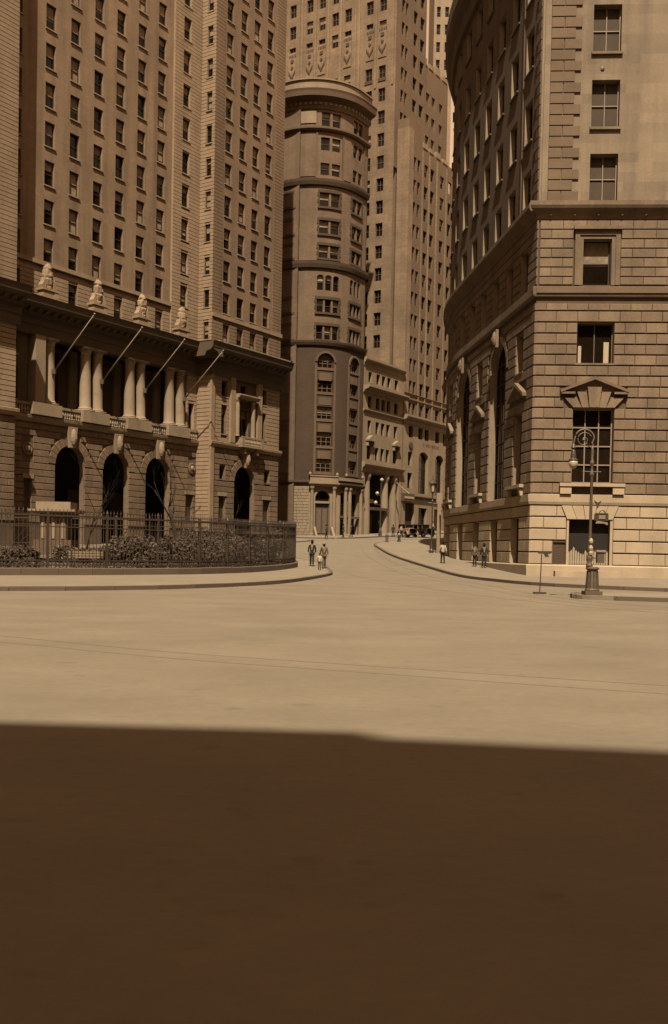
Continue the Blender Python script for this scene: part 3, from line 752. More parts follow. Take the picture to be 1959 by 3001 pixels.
# ================================================================== round-cornered building
RTc = P0 + DV * 54 - NV * 7
RT = thing('round_tower_building', 'narrow brick office tower with rounded corner, dark bands and heavy cornice', 'building', (RTc.x, RTc.y, .4), RZ)
SL = -17.6
def rt(s, y, z):
    if s >= 0: return (s, -7 + y, z)
    r = 7 - y
    return (r * math.sin(s / 7), -r * math.cos(s / 7), z)
def rt_loc(s): x, y, _ = rt(s, 0, 0); return x, y, (s / 7 if s < 0 else 0.0)
us_rt = frange(SL, 0, .5) + [2.85]
cc, lc, fc = -4.78, -11.2, .1
def pairh(c, w, n, gap, za, zb, arch=False):
    tot = n * w + (n - 1) * gap; x = c - tot / 2; out = []
    for i in range(n): out.append((x, x + w, za, zb, arch) if arch else (x, x + w, za, zb)); x += w + gap
    return out
floors = [(59.2, 61.05, 2, 1.2, .35, 0), (55.9, 57.65, 2, 1.25, .35, 0), (52.55, 54.2, 2, 1.25, .35, 0), (48.3, 50.15, 2, 1.3, .3, 0), (44.6, 46.4, 2, 1.3, .3, 0), (41.3, 43.0, 2, 1.3, .3, 0),
          (36.9, 39.0, 3, .9, .25, 1), (33.9, 35.65, 3, .9, .25, 0), (30.2, 32.05, 3, .9, .25, 0)]
low = [(26.3, 28.2, 1), (22.95, 24.7, 0), (19.25, 21.0, 0), (15.55, 17.45, 0), (11.95, 13.75, 0)]
H = []
for za, zb, n, w, g, ar in floors:
    for c in (cc, lc, fc): H += pairh(c, w if c != fc else w * .8, n, g if c != fc else g * .8, za, zb, .35 if ar else False)
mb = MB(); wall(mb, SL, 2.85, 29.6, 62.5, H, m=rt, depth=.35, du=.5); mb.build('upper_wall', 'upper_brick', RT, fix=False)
H2 = []
for za, zb, ar in low:
    for c in (-4.94, -11.0, .25): H2.append((c - 1.1, c + 1.1, za, zb, 1.1) if ar else (c - 1.1, c + 1.1, za, zb))
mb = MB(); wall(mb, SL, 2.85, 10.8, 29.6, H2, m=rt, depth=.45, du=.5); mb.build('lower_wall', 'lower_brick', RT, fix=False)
mb = MB(); mb.box(-7, 2.84, -2, 14, -1, 62); mb.box(2.7, 2.86, -7, 14, 0, 62.5); mb.box(-6.9, -6.7, -2, 14, 0, 62); mb.build('rear_body', 'upper_brick', RT)
for za, zb, n, w, g, ar in floors:
    for c in (cc, lc, fc):
        ws = w if c != fc else w * .8
        for h in pairh(c, ws, n, g if c != fc else g * .8, za, zb):
            x, y, rz = rt_loc((h[0] + h[1]) / 2)
            window(RT, ws, zb - za, (x, y, za), rz, rec=.25, blind=rv.choice([None, .4, .5, .3, .6]), sill=False)
        # dark toothed stone frames round each group
        if za < 52 and not ar:
            tot = n * ws + (n - 1) * g
            f = MB(); a, b = c - tot / 2, c + tot / 2
            f.sweep([(.02, zb + .02), (-.12, zb + .02), (-.12, zb + .4), (.02, zb + .4)], frange(a - .25, b + .25, .4), rt)
            f.sweep([(.02, za - .3), (-.2, za - .3), (-.2, za - .02), (.02, za - .02)], frange(a - .25, b + .25, .4), rt)
            for e, sg in ((a, -1), (b, 1)):
                for k in range(4):
                    zz = za + (zb - za) * k / 4; wd = .32 if k % 2 else .2
                    f.sweep([(.02, zz), (-.1, zz), (-.1, zz + (zb - za) / 4 - .03), (.02, zz + (zb - za) / 4 - .03)], sorted([e + sg * .01, e + sg * wd]), rt)
            f.build('window_frame', 'band_stone', RT)
for za, zb, ar in low:
    for c in (-4.94, -11.0, .25):
        x, y, rz = rt_loc(c)
        window(RT, 2.2, zb - za, (x, y, za), rz, rec=.35, mull=2, rails=2, frame='bay_stone', bar=.11, blind=rv.choice([None, .35, .5]), sill=False)
        f = MB(); f.sweep([(.02, za - .34), (-.1, za - .34), (-.1, za - .02), (.02, za - .02)], frange(c - 1.2, c + 1.2, .4), rt)
        f.sweep([(.02, za - 1.75), (-.05, za - 1.75), (-.05, za - .7), (.02, za - .7)], frange(c - .9, c + .9, .4), rt)
        f.build('spandrel', 'bay_stone', RT)
for c in (-4.94, -11.0, .25):
    for e in (-1.35, 1.35): MB().sweep([(.02, 11.6), (-.16, 11.6), (-.16, 27.2), (.02, 27.2)], [c + e - .14, c + e + .14], rt).build('bay_pilaster', 'bay_stone', RT)
    x, y, rz = rt_loc(c)
    ar = MB(); pts = [(1.21 * math.cos(t), 27.1 + 1.21 * math.sin(t)) for t in [math.pi * i / 10 for i in range(11)]] + [(1.5 * math.cos(t), 27.1 + 1.5 * math.sin(t)) for t in [math.pi * (10 - i) / 10 for i in range(11)]]
    for i in range(10): ar.prism([pts[i], pts[i + 1], pts[20 - i], pts[21 - i]], -.16, .02)
    ar.build('arch_ring', 'bay_stone', RT, (x, y, 0), rz)
def ring(name, prof, matn='band_stone'): return MB().sweep([(-a, b) for a, b in prof], us_rt, rt, smooth_dummy=None) if False else MB().sweep([(-a, b) for a, b in prof], us_rt, rt).build(name, matn, RT)
ring('string_course', [(-.02, 29.25), (.25, 29.35), (.4, 29.7), (.45, 29.95), (-.02, 30.0)])
ring('string_course', [(-.02, 39.8), (.3, 39.9), (.45, 40.4), (.5, 40.8), (-.02, 40.85)])
ring('string_course', [(-.02, 51.05), (.3, 51.15), (.45, 51.6), (.5, 51.95), (-.02, 52.0)])
ring('string_course', [(-.02, 58.35), (.3, 58.45), (.5, 58.7), (.5, 58.95), (-.02, 59.0)], 'bay_stone')
ring('cornice', [(-.02, 61.4), (.15, 61.4), (.2, 61.8), (.3, 62.3), (.85, 62.6), (1.2, 62.8), (1.3, 63.4), (1.4, 63.7), (-.02, 63.9)], 'bay_stone')
ring('parapet', [(-.02, 63.85), (.5, 63.85), (.5, 65.1), (.7, 65.15), (.7, 65.35), (-.02, 65.35)], 'cream_stone')
dn = MB().box(-.15, .15, -.32, .05, 0, .34).mesh('dentil', 'cream_stone')
for s in frange(SL + .4, 2.5, .68): x, y, rz = rt_loc(s); inst('dentil', dn, RT, (x - .2 * -math.sin(rz) * 0, y, 61.95), rz)
mb = MB(); top = [rt(s, 0, 64.6) for s in us_rt] + [(2.85, 14, 64.6), (-6.9, 14, 64.6)]; mb.v = top; mb.f = [tuple(range(len(top)))]; mb.build('roof', 'slate', RT, fix=False)
for s0, s1 in ((-9.2, -6.9), (-2.75, -1.5)):     # pale panels between window bays at the top storeys
    MB().sweep([(.01, 52.3), (-.08, 52.3), (-.08, 58.2), (.01, 58.2)], frange(s0, s1, .4), rt).build('panel', 'upper_brick', RT)
for s in (-6.75, -2.95, -9.45, 1.7): MB().sweep([(.01, 52.1), (-.16, 52.1), (-.16, 58.3), (.01, 58.3)], [s - .12, s + .12], rt).build('pilaster', 'bay_stone', RT)
MB().sweep([(.01, 59.5), (-.1, 59.5), (-.1, 61.15), (.01, 61.15)], frange(-9.1, -6.9, .4), rt).build('white_panel', 'cream_stone', RT)
# ---- street storey: rough pale stones, arched door with entablature, shop bay
door = (-6.05, -3.9, 3.0, 9.4, 1.07)
shop = [(-2.2, -.9, 3.1, 9.2), (-.5, 1.9, 3.1, 9.2), (-14.2, -9.2, 2.8, 9.3, 2.4)]
mb = MB(); wall(mb, SL, 2.85, -1.0, 10.8, [door] + shop, m=rt, depth=.6, du=.5); mb.build('street_wall', 'cream_stone', RT, fix=False)
rg = random.Random(5); rects = []
for z in frange(3.2, 9.9, .42)[:-1]:
    s = -9.15
    while s < -6.95:
        w = rg.uniform(.45, .95); e = min(s + w, -6.9)
        if e - s > .2: rects.append((s + .02, e - .02, z + .02, z + .40))
        s = e
for z in frange(3.2, 9.9, .42)[:-1]:
    s = -17.4
    while s < -14.35:
        w = rg.uniform(.5, .95); e = min(s + w, -14.3)
        if e - s > .2: rects.append((s + .02, e - .02, z + .02, z + .40))
        s = e
place_blocks(RT, rects, rt_loc, 'cream_stone', .08, .04, name='rough_stone')
ring('string_course', [(-.02, 10.2), (.2, 10.25), (.35, 10.5), (.35, 10.75), (-.02, 10.8)])
e_ = MB(); e_.sweep([(.02, 9.95), (-.5, 9.95), (-.75, 10.3), (-.75, 10.5), (.02, 10.5)], frange(-6.95, -2.85, .4), rt)
e_.sweep([(.02, 10.5), (-.6, 10.5), (-.6, 11.25), (-.7, 11.3), (-.7, 11.45), (.02, 11.45)], frange(-6.8, -3.0, .4), rt); eo = e_.build('door_entablature', 'cream_stone', RT)
e_ = MB(); e_.sweep([(.02, 9.95), (-.5, 9.95), (-.75, 10.3), (-.75, 10.5), (.02, 10.5)], frange(-2.8, 2.8, .4), rt); e_.build('shop_cornice', 'band_stone', RT)
e_ = MB(); e_.sweep([(.02, 10.85), (-.5, 10.85), (-.5, 11.3), (.02, 11.3)], frange(-2.8, 2.8, .4), rt); e_.build('shop_parapet', 'cream_stone', RT)
for s in (-6.8, -3.0, -1.4, 2.6): x, y, rz = rt_loc(s); MB().lathe([(.12, 0), (.2, .1), (.22, .25), (.12, .42), (.02, .5)], 10).build('finial', 'cream_stone', RT, (x * 1.04, y * 1.04, 11.45), 0)
for s in (-6.5, -3.45, -1.55, -.7, 2.1):
    x, y, rz = rt_loc(s); f_ = 1 + .35 / 7
    MB().lathe([(.34, 2.9), (.34, 3.4), (.27, 3.5), (.25, 8.6), (.22, 9.4), (.34, 9.7), (.34, 9.95)], 12).build('column', 'cream_stone', RT, (x * f_, y * f_, 0), 0)
x, y, rz = rt_loc(-4.97)
d = MB().box(-1.0, 1.0, .55, .62, 3.2, 7.6).build('door', 'bronze', RT, (x, y, 0), rz)
inst('transom_bar', MB().box(-1.07, 1.07, .2, .6, 7.65, 7.95).mesh('transom_bar', 'cream_stone'), d); inst('fanlight', MB().box(-1.05, 1.05, .52, .56, 7.95, 9.4).mesh('fanlight', 'glass'), d)
inst('leaf', MB().box(-.75, -.1, .45, .56, 3.5, 6.9).mesh('leaf', 'frame_mid'), d); inst('leaf', MB().box(.1, .75, .45, .56, 3.5, 6.9).mesh('leaf', 'frame_mid'), d)
st = MB()
for i in range(5): st.box(-1.1, 1.1, -.3 - .35 * (5 - i), .5, 1.9 + .22 * i, 2.1 + .22 * (i + 1))
st.build('entrance_steps', 'cream_stone', RT, (x, y, 0.1), rz)
for sg in (-1.25, 1.25): MB().prism([(0, 2.0), (2.4, 2.0), (2.4, 2.4), (.4, 4.4), (0, 4.4)], -.14, .14, m=lambda a, b, c: (b, -a, c)).build('stair_wall', 'cream_stone', RT, (x + sg * math.cos(rz), y + sg * math.sin(rz), 0), rz)
for s, w, za, zb in ((-1.55, 1.3, 6.0, 9.2), (-1.55, 1.1, 3.2, 5.6), (.7, 2.2, 6.0, 9.2), (.7, 2.0, 3.1, 5.6)):
    x, y, rz = rt_loc(s); window(RT, w, zb - za, (x, y, za), rz, rec=.4, mull=1 if w > 1.5 else 0, sill=False, name='shop_window')
x, y, rz = rt_loc(-11.7); window(RT, 4.6, 4.0, (x, y, 2.9), rz, rec=.7, mull=2, rails=1, sill=False, name='shop_window')
MB().sweep([(.02, 5.7), (-.35, 5.7), (-.35, 6.0), (.02, 6.0)], frange(-2.3, 2.3, .4), rt).build('shop_beam', 'bay_stone', RT)

# ================================================================== white front next to it
q = street(56.9, 0)
WBd = thing('white_bank', 'small cream stone office front with cornices and a columned entrance', 'building', (q.x, q.y, .4), RZ)
cx5 = [(1.35, 2.35), (3.65, 4.7), (5.25, 6.3), (6.85, 7.9), (9.1, 10.2)]
WH = [(a, b, 25.6, 27.1) for a, b in cx5] + [(a, b, 21.95, 23.6) for a, b in cx5] + [(a, b, 18.3, 20.1) for a, b in cx5]
WH += [(a, b, 14.5, 16.35) for a, b in cx5[1:4]] + [(1.3, 2.45, 14.5, 16.9), (9.0, 10.25, 14.5, 16.9)]
port = [(.95, 11.1, 2.5, 12.6)]
mb = MB(); wall(mb, 0, 11.9, -1, 29, WH + port, depth=.45); mb.build('front_wall', 'cream_stone', WBd, fix=False)
mb = MB(); mb.box(.02, 11.88, 2.2, 16, -1, 28.9); mb.box(0, .06, .45, 16, -1, 28.95); mb.box(11.84, 11.9, .45, 16, -1, 28.95); mb.box(.05, 11.85, .1, 16, 28.7, 28.95); mb.box(.95, 11.1, .45, 2.2, 12.6, 12.9); mb.build('rear_body', 'cream_stone', WBd)
for h in WH: window(WBd, h[1] - h[0], h[3] - h[2], ((h[0] + h[1]) / 2, 0, h[2]), rec=.35, blind=rv.choice([None, None, .4]), sill=False)
def corn(par, u0, u1, z0, z1, p, matn, name='cornice'): return MB().sweep([(.02, z0), (-.12 * p, z0), (-.25 * p, z0 + (z1 - z0) * .35), (-.8 * p, z0 + (z1 - z0) * .55), (-p, z0 + (z1 - z0) * .75), (-p, z1), (.02, z1 + .05)], [u0, u1], ident).build(name, matn, par)
corn(WBd, -.05, 11.9, 27.8, 29.0, .5, 'cream_stone'); corn(WBd, -.05, 11.95, 24.0, 24.95, 1.1, 'cream_stone'); corn(WBd, 0, 11.9, 21.2, 21.6, .3, 'cream_stone', 'belt_course'); corn(WBd, -.05, 11.9, 12.7, 14.0, .6, 'cream_stone', 'entablature')
for c in (1.9, 9.65):
    o = MB().prism([(c - 1.0, 17.1), (c + 1.0, 17.1), (c + 1.0, 17.35), (c, 17.95), (c - 1.0, 17.35)], -.6, .02).build('window_hood', 'cream_stone', WBd)
    for sg in (-.75, .75): inst('bracket', MB().box(c + sg - .12, c + sg + .12, -.4, 0, 16.4, 17.08).mesh('bracket', 'cream_stone'), o)
for u in (2.2, 5.0, 7.6, 10.1):
    if u == 5.0: continue
    MB().lathe([(.75, 2.4), (.75, 3.0), (.64, 3.1), (.62, 5.5), (.52, 11.4), (.72, 12.0), (.72, 12.6)], 16).build('column', 'cream_stone', WBd, (u, .55, 0), smooth=False)
MB().box(.95, 11.1, 2.0, 2.15, 2.5, 12.6).build('portico_back', 'dark_inside', WBd)
d = MB().box(4.0, 6.4, 1.85, 1.98, 2.6, 6.8).build('door', 'bronze', WBd); inst('sign_board', MB().box(3.9, 5.6, 1.2, 1.3, 8.3, 8.85).mesh('sign_board', 'white_paint'), d)
MB().box(3.0, 7.3, -.3, 1.9, 7.2, 7.6).build('entrance_canopy', 'band_stone', WBd)
MB().box(.95, 11.1, -.1, 2.0, 2.0, 2.7).build('entrance_step', 'cream_stone', WBd)
b = street(66.3, .5); tip = street(61.2, 4.5)
f = thing('flagpole', 'short pale flagpole slanting across the white bank entrance', 'flagpole', (b.x, b.y, 12.0), 0, 'flagpoles')
dv = Vector((street(63.6, 4.2).x - b.x, street(63.6, 4.2).y - b.y, -1.9)); MB().tube([(0, 0, 0), dv], [.05, .09], 8).build('pole', 'pale_stone', f); MB().box(-.15, .15, -.15, .15, -.2, .15).build('bracket', 'bronze', f)

# ================================================================== setback skyscraper
q = street(67.7, 0)
T2 = thing('setback_skyscraper', 'very tall pale setback skyscraper with carved crown rising behind the white bank', 'skyscraper', (q.x, q.y, .4), RZ)
SH = lambda u: u - 67.7
pairs = [(70.5, 71.35), (71.75, 72.7), (74.0, 75.25), (76.1, 77.45), (79.55, 80.9), (82.4, 83.6), (84.3, 85.5)]
trow = [24.3 + 3.43 * k for k in range(12)]
h = [(SH(a), SH(b), z - 1.95, z) for a, b in pairs for z in trow]
base_w = [(70.75, 72.2), (73.95, 75.35), (76.15, 77.55), (79.85, 81.2), (82.6, 84)]
bh = [(SH(a), SH(b), 19.0, 20.8) for a, b in base_w] + [(SH(70.7), SH(72.1), 14.6, 16.75), (SH(70.65), SH(72.15), 11.1, 13.5), (SH(74.3), SH(77.5), 10.45, 17.1, 1.0), (SH(80.0), SH(83.0), 10.45, 17.1, 1.0),
     (SH(70.1), SH(73.1), 2.5, 8.8), (SH(74.55), SH(77.45), 4.6, 8.2), (SH(80), SH(83), 4.6, 8.2)]
mb = MB(); wall(mb, 1.2, 32, -1, 21.2, bh, depth=.6); mb.build('base_wall', 'cream_stone', T2, fix=False)
mb = MB(); wall(mb, 1.2, 32, 21.2, 64.5, h, depth=.35); mb.quad((1.2, 0, 21), (1.2, 2, 21), (1.2, 2, 64.5), (1.2, 0, 64.5)); mb.quad((1.2, 0, 64.5), (32, 0, 64.5), (32, 2.1, 64.5), (1.2, 2.1, 64.5)); mb.build('shoulder_wall', 'sky_brick_shaded', T2, fix=False)
MB().box(1.14, 2.6, -.06, 2, 21.3, 66.0).build('shoulder_corner', 'sky_brick', T2)
mb = MB(); mb.box(1.15, 5.6, .02, 1.98, 64.5, 67.4); mb.build('shoulder_top', 'sky_brick_shaded', T2)
for a, b, z in ((5.7, 7.2, 65.2), (7.9, 9.2, 65.0), (10.2, 11.6, 65.3), (12.6, 14.2, 65.0)): MB().box(a, b, -.1, 1.2, 64.4, z).build('parapet_crest', 'pale_stone', T2)
for u in (73.4, 75.65, 78.3, 81.7): MB().box(SH(u) - .16, SH(u) + .16, -.14, .0, 22.3, 63.8).build('pier_strip', 'sky_brick', T2)
for a, b in pairs:
    for z in trow:
        if a < 82: window(T2, b - a, 1.95, ((SH(a) + SH(b)) / 2, 0, z - 1.95), rec=.25, blind=rv.choice([None, None, .5]), sill=False, frame='frame_mid')
for hh in bh:
    if len(hh) == 4 and hh[2] > 9: window(T2, hh[1] - hh[0], hh[3] - hh[2], ((hh[0] + hh[1]) / 2, 0, hh[2]), rec=.45, sill=False)
    elif len(hh) == 5: window(T2, hh[1] - hh[0], hh[3] - hh[2], ((hh[0] + hh[1]) / 2, 0, hh[2]), rec=.5, sill=False, mull=2, rails=4)
d = MB().box(SH(70.1), SH(73.1), .5, .6, 2.5, 8.8).build('door', 'dark_inside', T2)
window(T2, 2.9, 3.6, (SH(76), 0, 4.6), rec=.5, mull=1, sill=False, name='shop_window'); window(T2, 3.0, 3.6, (SH(81.5), 0, 4.6), rec=.5, mull=1, sill=False, name='shop_window')
corn(T2, 1.1, 32, 21.0, 22.3, .9, 'pale_stone'); corn(T2, 1.15, 32, 24.65, 24.85, .2, 'pale_stone', 'belt_course'); corn(T2, 1.15, 32, 25.55, 25.75, .2, 'pale_stone', 'belt_course')
corn(T2, 1.15, 32, 9.5, 9.95, .4, 'band_stone', 'belt_course'); MB().box(SH(68.8), SH(72.2), -.5, .02, 9.0, 10.2).build('sign_board', 'band_stone', T2)
MB().box(SH(69.0), SH(72.0), -.56, -.5, 9.4, 9.75).build('sign_panel', 'white_paint', T2)
o = MB().lathe([(.6, 0), (.6, .15), (.4, .2), (.02, .2)], 16).build('medallion', 'band_stone', T2, (SH(71.4), 0, 17.75)); o.rotation_euler = (math.pi / 2, 0, 0)
mb = MB(); x = SH(75.7)      # a worn incised line of capitals, not legible
rl = random.Random(2)
while x < SH(81.2):
    w = rl.uniform(.22, .4); mb.box(x, x + .09, -.02, .01, 18.0, 18.5); mb.box(x + w - .12, x + w - .04, -.02, .01, 18.0, 18.5)
    if rl.random() < .6: mb.box(x + .09, x + w - .12, -.02, .01, 18.2 + .3 * (rl.random() > .5), 18.28 + .3 * (rl.random() > .5))
    x += w + .12 + (.4 if rl.random() < .15 else 0)
mb.build('carved_lettering', 'band_stone', T2)
# main shaft
lrow = [34.6 + 3.43 * k for k in range(18)]
lcol = [4.37, 6.75, 10.7, 13.1, 15.6, 18.0, 21.3, 24, 27]
lm = lambda u, y, z: (y, u, z)
mb = MB(); lh = [(c - .62, c + .62, z - 2.0, z) for c in lcol for z in lrow if z < 97 and not (77.0 < z < 81 and c > 3)]
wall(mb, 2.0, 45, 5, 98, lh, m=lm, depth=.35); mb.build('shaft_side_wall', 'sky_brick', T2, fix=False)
urow = [68.9 + 3.43 * k for k in range(9)]
ucol = [(69.4, 70.3), (70.6, 71.4), (73.2, 74.5), (75.4, 76.8)]
mb = MB(); wall(mb, 0, 9.7, 60, 98, [(SH(a), SH(b), z - 1.95, z) for a, b in ucol for z in urow if z < 97], y=2, depth=.35); mb.build('shaft_front_wall', 'sky_brick_shaded', T2, fix=False)
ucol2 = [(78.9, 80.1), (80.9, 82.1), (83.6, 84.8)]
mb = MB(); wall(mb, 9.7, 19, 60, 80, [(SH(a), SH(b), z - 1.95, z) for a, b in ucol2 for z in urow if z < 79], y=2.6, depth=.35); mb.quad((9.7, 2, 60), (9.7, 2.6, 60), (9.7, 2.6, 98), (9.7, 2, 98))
mb.box(9.71, 18.99, 2.9, 30, 60, 79.9); mb.box(.4, 9.6, 2.5, 44, 60, 97.9); mb.box(1, 31.8, 2.2, 40, 0, 60.5); mb.build('shaft_wing_wall', 'sky_brick_shaded', T2, fix=False)
for a, b, z in ((9.8, 11.2, 81.0), (12.0, 13.4, 80.6), (14.4, 15.8, 81.2), (16.8, 18.4, 80.6)): MB().box(a, b, 2.5, 4, 79.9, z).build('parapet_crest', 'pale_stone', T2)
for c in lcol[:7]:
    for z in lrow:
        if z > 97 or (77.0 < z < 81): continue
        if c > 7 and z < 62: continue
        window(T2, 1.24, 2.0, (0, c, z - 2.0), -math.pi / 2, rec=.22, blind=rv.choice([None, None, .5]), sill=False, frame='frame_mid', mull=1)
for a, b in ucol + ucol2:
    for z in urow:
        if z > (97 if a < 78 else 79): continue
        window(T2, b - a, 1.95, ((SH(a) + SH(b)) / 2, 2 if a < 78 else 2.6, z - 1.95), rec=.25, sill=False, frame='frame_mid')
for c in (2.5, 5.55, 8.6, 9.3, 12.0, 14.35, 16.8, 19.4, 20.0, 22.8): MB().box(-.12, 0, c - .16, c + .16, 72.5, 97).build('pier_strip', 'sky_brick', T2)
def chevron(c, z):
    o = MB().box(-.1, .02, c - .72, c + .72, z - .2, z + 4.6).build('ornament_panel', 'sky_brick', T2)
    k = MB(); k.prism([(c - .62, z + 1.3), (c, z + .3), (c + .62, z + 1.3), (c + .62, z + 1.75), (c, z + .75), (c - .62, z + 1.75)], -.2, -.1, m=lambda a, b, cc_: (b, a, cc_)); inst('chevron', k.mesh('chevron', 'band_stone'), o)
    k = MB(); k.prism([(c - .25, z + 2.2), (c, z + 1.9), (c + .25, z + 2.2), (c, z + 2.5)], -.2, -.1, m=lambda a, b, cc_: (b, a, cc_)); k.prism([(c - .28, z + 3.0), (c + .28, z + 3.0), (c + .28, z + 3.5), (c - .28, z + 3.5)], -.2, -.1, m=lambda a, b, cc_: (b, a, cc_)); inst('lozenge', k.mesh('lozenge', 'band_stone'), o)
    for i in range(5): inst('fret', cached(('fret', i), lambda: MB().box(-.18, -.1, -.7 + .28 * i, -.58 + .28 * i, 0, .35).mesh('fret', 'band_stone')), o, (0, c, z + 3.9))
for c in (4.37, 6.6, 10.7, 15.6, 17.9, 21.3): chevron(c, 77.2)
for c in lcol[:6]: MB().box(-.1, .0, c - .7, c + .7, 73.4, 73.9).build('ornament_panel', 'band_stone', T2)

# pale tower in the far distance
q = Vector((20.4, 230))
PT = thing('distant_tower', 'distant pale tower glimpsed above the setback skyscraper', 'skyscraper', (q.x, q.y, 0), 0)
ph = [(.6, 1.5, z - 2.3, z) for z in [114.6 - 4.0 * k for k in range(-8, 20)]]
mb = MB(); wall(mb, 0, 4.3, 0, 150, ph + [(a + 1.9, b + 1.9, c, d) for a, b, c, d in ph], depth=.4); mb.quad((4.3, 0, 0), (4.3, 14, 0), (4.3, 14, 150), (4.3, 0, 150)); mb.quad((0, 0, 150), (4.3, 0, 150), (4.3, 14, 150), (0, 14, 150)); mb.quad((0, 0, 0), (0, 14, 0), (0, 14, 150), (0, 0, 150)); mb.build('wall', 'pale_stone', PT, fix=False)
for a, b, z0, z1 in ph:
    if z1 > 80: window(PT, .9, 2.3, (1.05, 0, z0), rec=.3, sill=False, frame='frame_mid'); window(PT, .9, 2.3, (2.95, 0, z0), rec=.3, sill=False, frame='frame_mid')

# ================================================================== rusticated corner building
rb_rz = math.atan2(-.065, 1)
RB = thing('rusticated_corner_building', 'massive rusticated stone corner building with curved side, pediment windows and barred door', 'building', (RB0.x, RB0.y, 0), rb_rz)
_c, _s = math.cos(-rb_rz), math.sin(-rb_rz)
def to_rb(p): v = p - RB0; return (v.x * _c - v.y * _s, v.x * _s + v.y * _c)
def sm(t, y, z):
    """side facade in the 1/K units measured: t along, y inwards, z up"""
    p, hd = rb_side(t * K); h = R(hd); w = p + Vector((math.cos(h), -math.sin(h))) * y * K
    a, b = to_rb(w); return (a, b, z * K)
def sl(t):
    p, hd = rb_side(t * K); h = R(hd); a, b = to_rb(p); return a, b, math.atan2(-math.cos(h), -math.sin(h)) - rb_rz
fm = lambda u, y, z: (u * K, y * K, z * K)
TOP = 39.5; FU = 9.0; TL = 62.0
z_up = [18.16, 21.65, 25.2, 28.7, 32.2, 35.7]
front_low = [(1.84, 3.8, .72, 2.92), (1.12, 1.72, .76, 1.8)]
front_mid = [(1.9, 3.85, 4.68, 8.28), (2.0, 3.75, 10.43, 12.37)]
front_up = [(2.2, 3.5, 14.17, 16.32)]
front_top = [(2.4, 3.72, z, z + 2.25) for z in z_up]
rep = lambda hs, du: [(a + du, b + du, c, d) for a, b, c, d in hs]
mb = MB(); wall(mb, .02, FU, -.4, 3.6, front_low + rep(front_mid[:0], 0), m=fm, depth=.35); mb.build('front_base_wall', ['joint_stone', 'pale_stone'], RB, fix=False)  # paler reveals put the sunlit jambs into the stone colour
mb = MB(); wall(mb, .02, FU, 3.6, 18.0, front_mid + front_up + rep(front_mid, 5.4) + rep(front_up, 5.4), m=fm, depth=.35); mb.build('front_wall', ['joint_stone', 'pale_stone'], RB, fix=False)
mb = MB(); wall(mb, .02, FU, 18.0, TOP, front_top + rep(front_top, 5.4), m=fm, depth=.33); mb.build('front_upper_wall', 'ashlar', RB, fix=False)
bay = 8.05
s_base = [(1.78 + 4.03 * k, 3.25 + 4.03 * k, .72, 3.0) for k in range(9)]
s_nar = [(1.65 + bay * k, 3.15 + bay * k, 4.6, 8.3) for k in range(5)]
s_sq = [(1.7 + bay * k, 3.0 + bay * k, 10.35, 12.3) for k in range(5)]
s_arch = [(4.8 + bay * k, 8.15 + bay * k, 4.05, 12.7, True) for k in range(5)]
s_col = [1.95 + 2.67 * k for k in range(16)]
s_mez = [(c - .65, c + .65, 14.2, 16.35) for c in s_col]
s_up = [(c - .65, c + .65, z, z + 2.05) for c in s_col for z in z_up]
mb = MB(); wall(mb, 0, TL, -.4, 3.6, s_base, m=sm, depth=.35, du=1.5); mb.build('side_base_wall', ['joint_stone', 'granite_base'], RB, fix=False)
mb = MB(); wall(mb, 0, TL, 3.6, 18.0, s_nar + s_sq + s_arch + s_mez, m=sm, depth=.4, du=1.5); mb.build('side_wall', ['joint_stone', 'pale_stone'], RB, fix=False)  # reveals paler than the wall, as on the front, for sunlit jambs
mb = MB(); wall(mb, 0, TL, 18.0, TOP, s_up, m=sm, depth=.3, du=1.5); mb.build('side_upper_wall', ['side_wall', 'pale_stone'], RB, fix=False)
# roof and hidden flank
outl = [fm(FU, 20, TOP), fm(FU, 0, TOP), fm(.02, 0, TOP)] + [sm(t, 0, TOP) for t in frange(0, TL, 2)]
mb = MB(); e = outl[-1]; mb.v = outl + [(e[0] + 30, e[1] - 5, TOP * K)]; mb.f = [tuple(range(len(mb.v)))]
mb.quad(fm(FU, 0, -.4), fm(FU, 20, -.4), fm(FU, 20, TOP), fm(FU, 0, TOP)); mb.build('roof', 'slate', RB, fix=False)
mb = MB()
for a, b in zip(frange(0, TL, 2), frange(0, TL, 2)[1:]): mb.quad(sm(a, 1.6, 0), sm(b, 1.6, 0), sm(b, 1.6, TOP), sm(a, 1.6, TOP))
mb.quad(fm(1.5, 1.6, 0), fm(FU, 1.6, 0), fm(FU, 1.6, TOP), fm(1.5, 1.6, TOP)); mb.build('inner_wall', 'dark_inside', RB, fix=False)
# stones: courses measured from the photograph
zl = [.72, 1.31, 1.89, 2.46, 3.03, 3.6]
zm_ = [4.15, 4.67, 5.18, 5.69, 6.21, 6.72, 7.24, 7.76, 8.28, 8.78, 9.3, 9.82, 10.32, 10.83, 11.33, 11.85, 12.38, 12.92, 13.3]
zu = [14.15, 14.55, 15.0, 15.45, 15.9, 16.35, 16.8, 17.25]
pc = lambda z: list(zip(z, z[1:]))
sc4 = lambda rs: [tuple(v * K for v in r) for r in rs]
fo_low = [(1.72, 3.95, .7, 3.6), (1.08, 1.75, .72, 1.88)]
fo_mid = [(1.9, 3.85, 4.15, 8.28), (1.36, 4.45, 4.1, 4.67), (1.85, 3.9, 8.25, 9.35), (1.45, 4.4, 8.25, 8.8), (1.25, 4.45, 8.95, 9.3), (2.0, 3.75, 10.43, 12.37)]
fo_up = [(1.72, 3.95, 14.1, 16.75)]
rects_f_low = courses_blocks(pc(zl), .0, FU - .1, fo_low + rep(fo_mid[:0], 0), 1.25, .05)
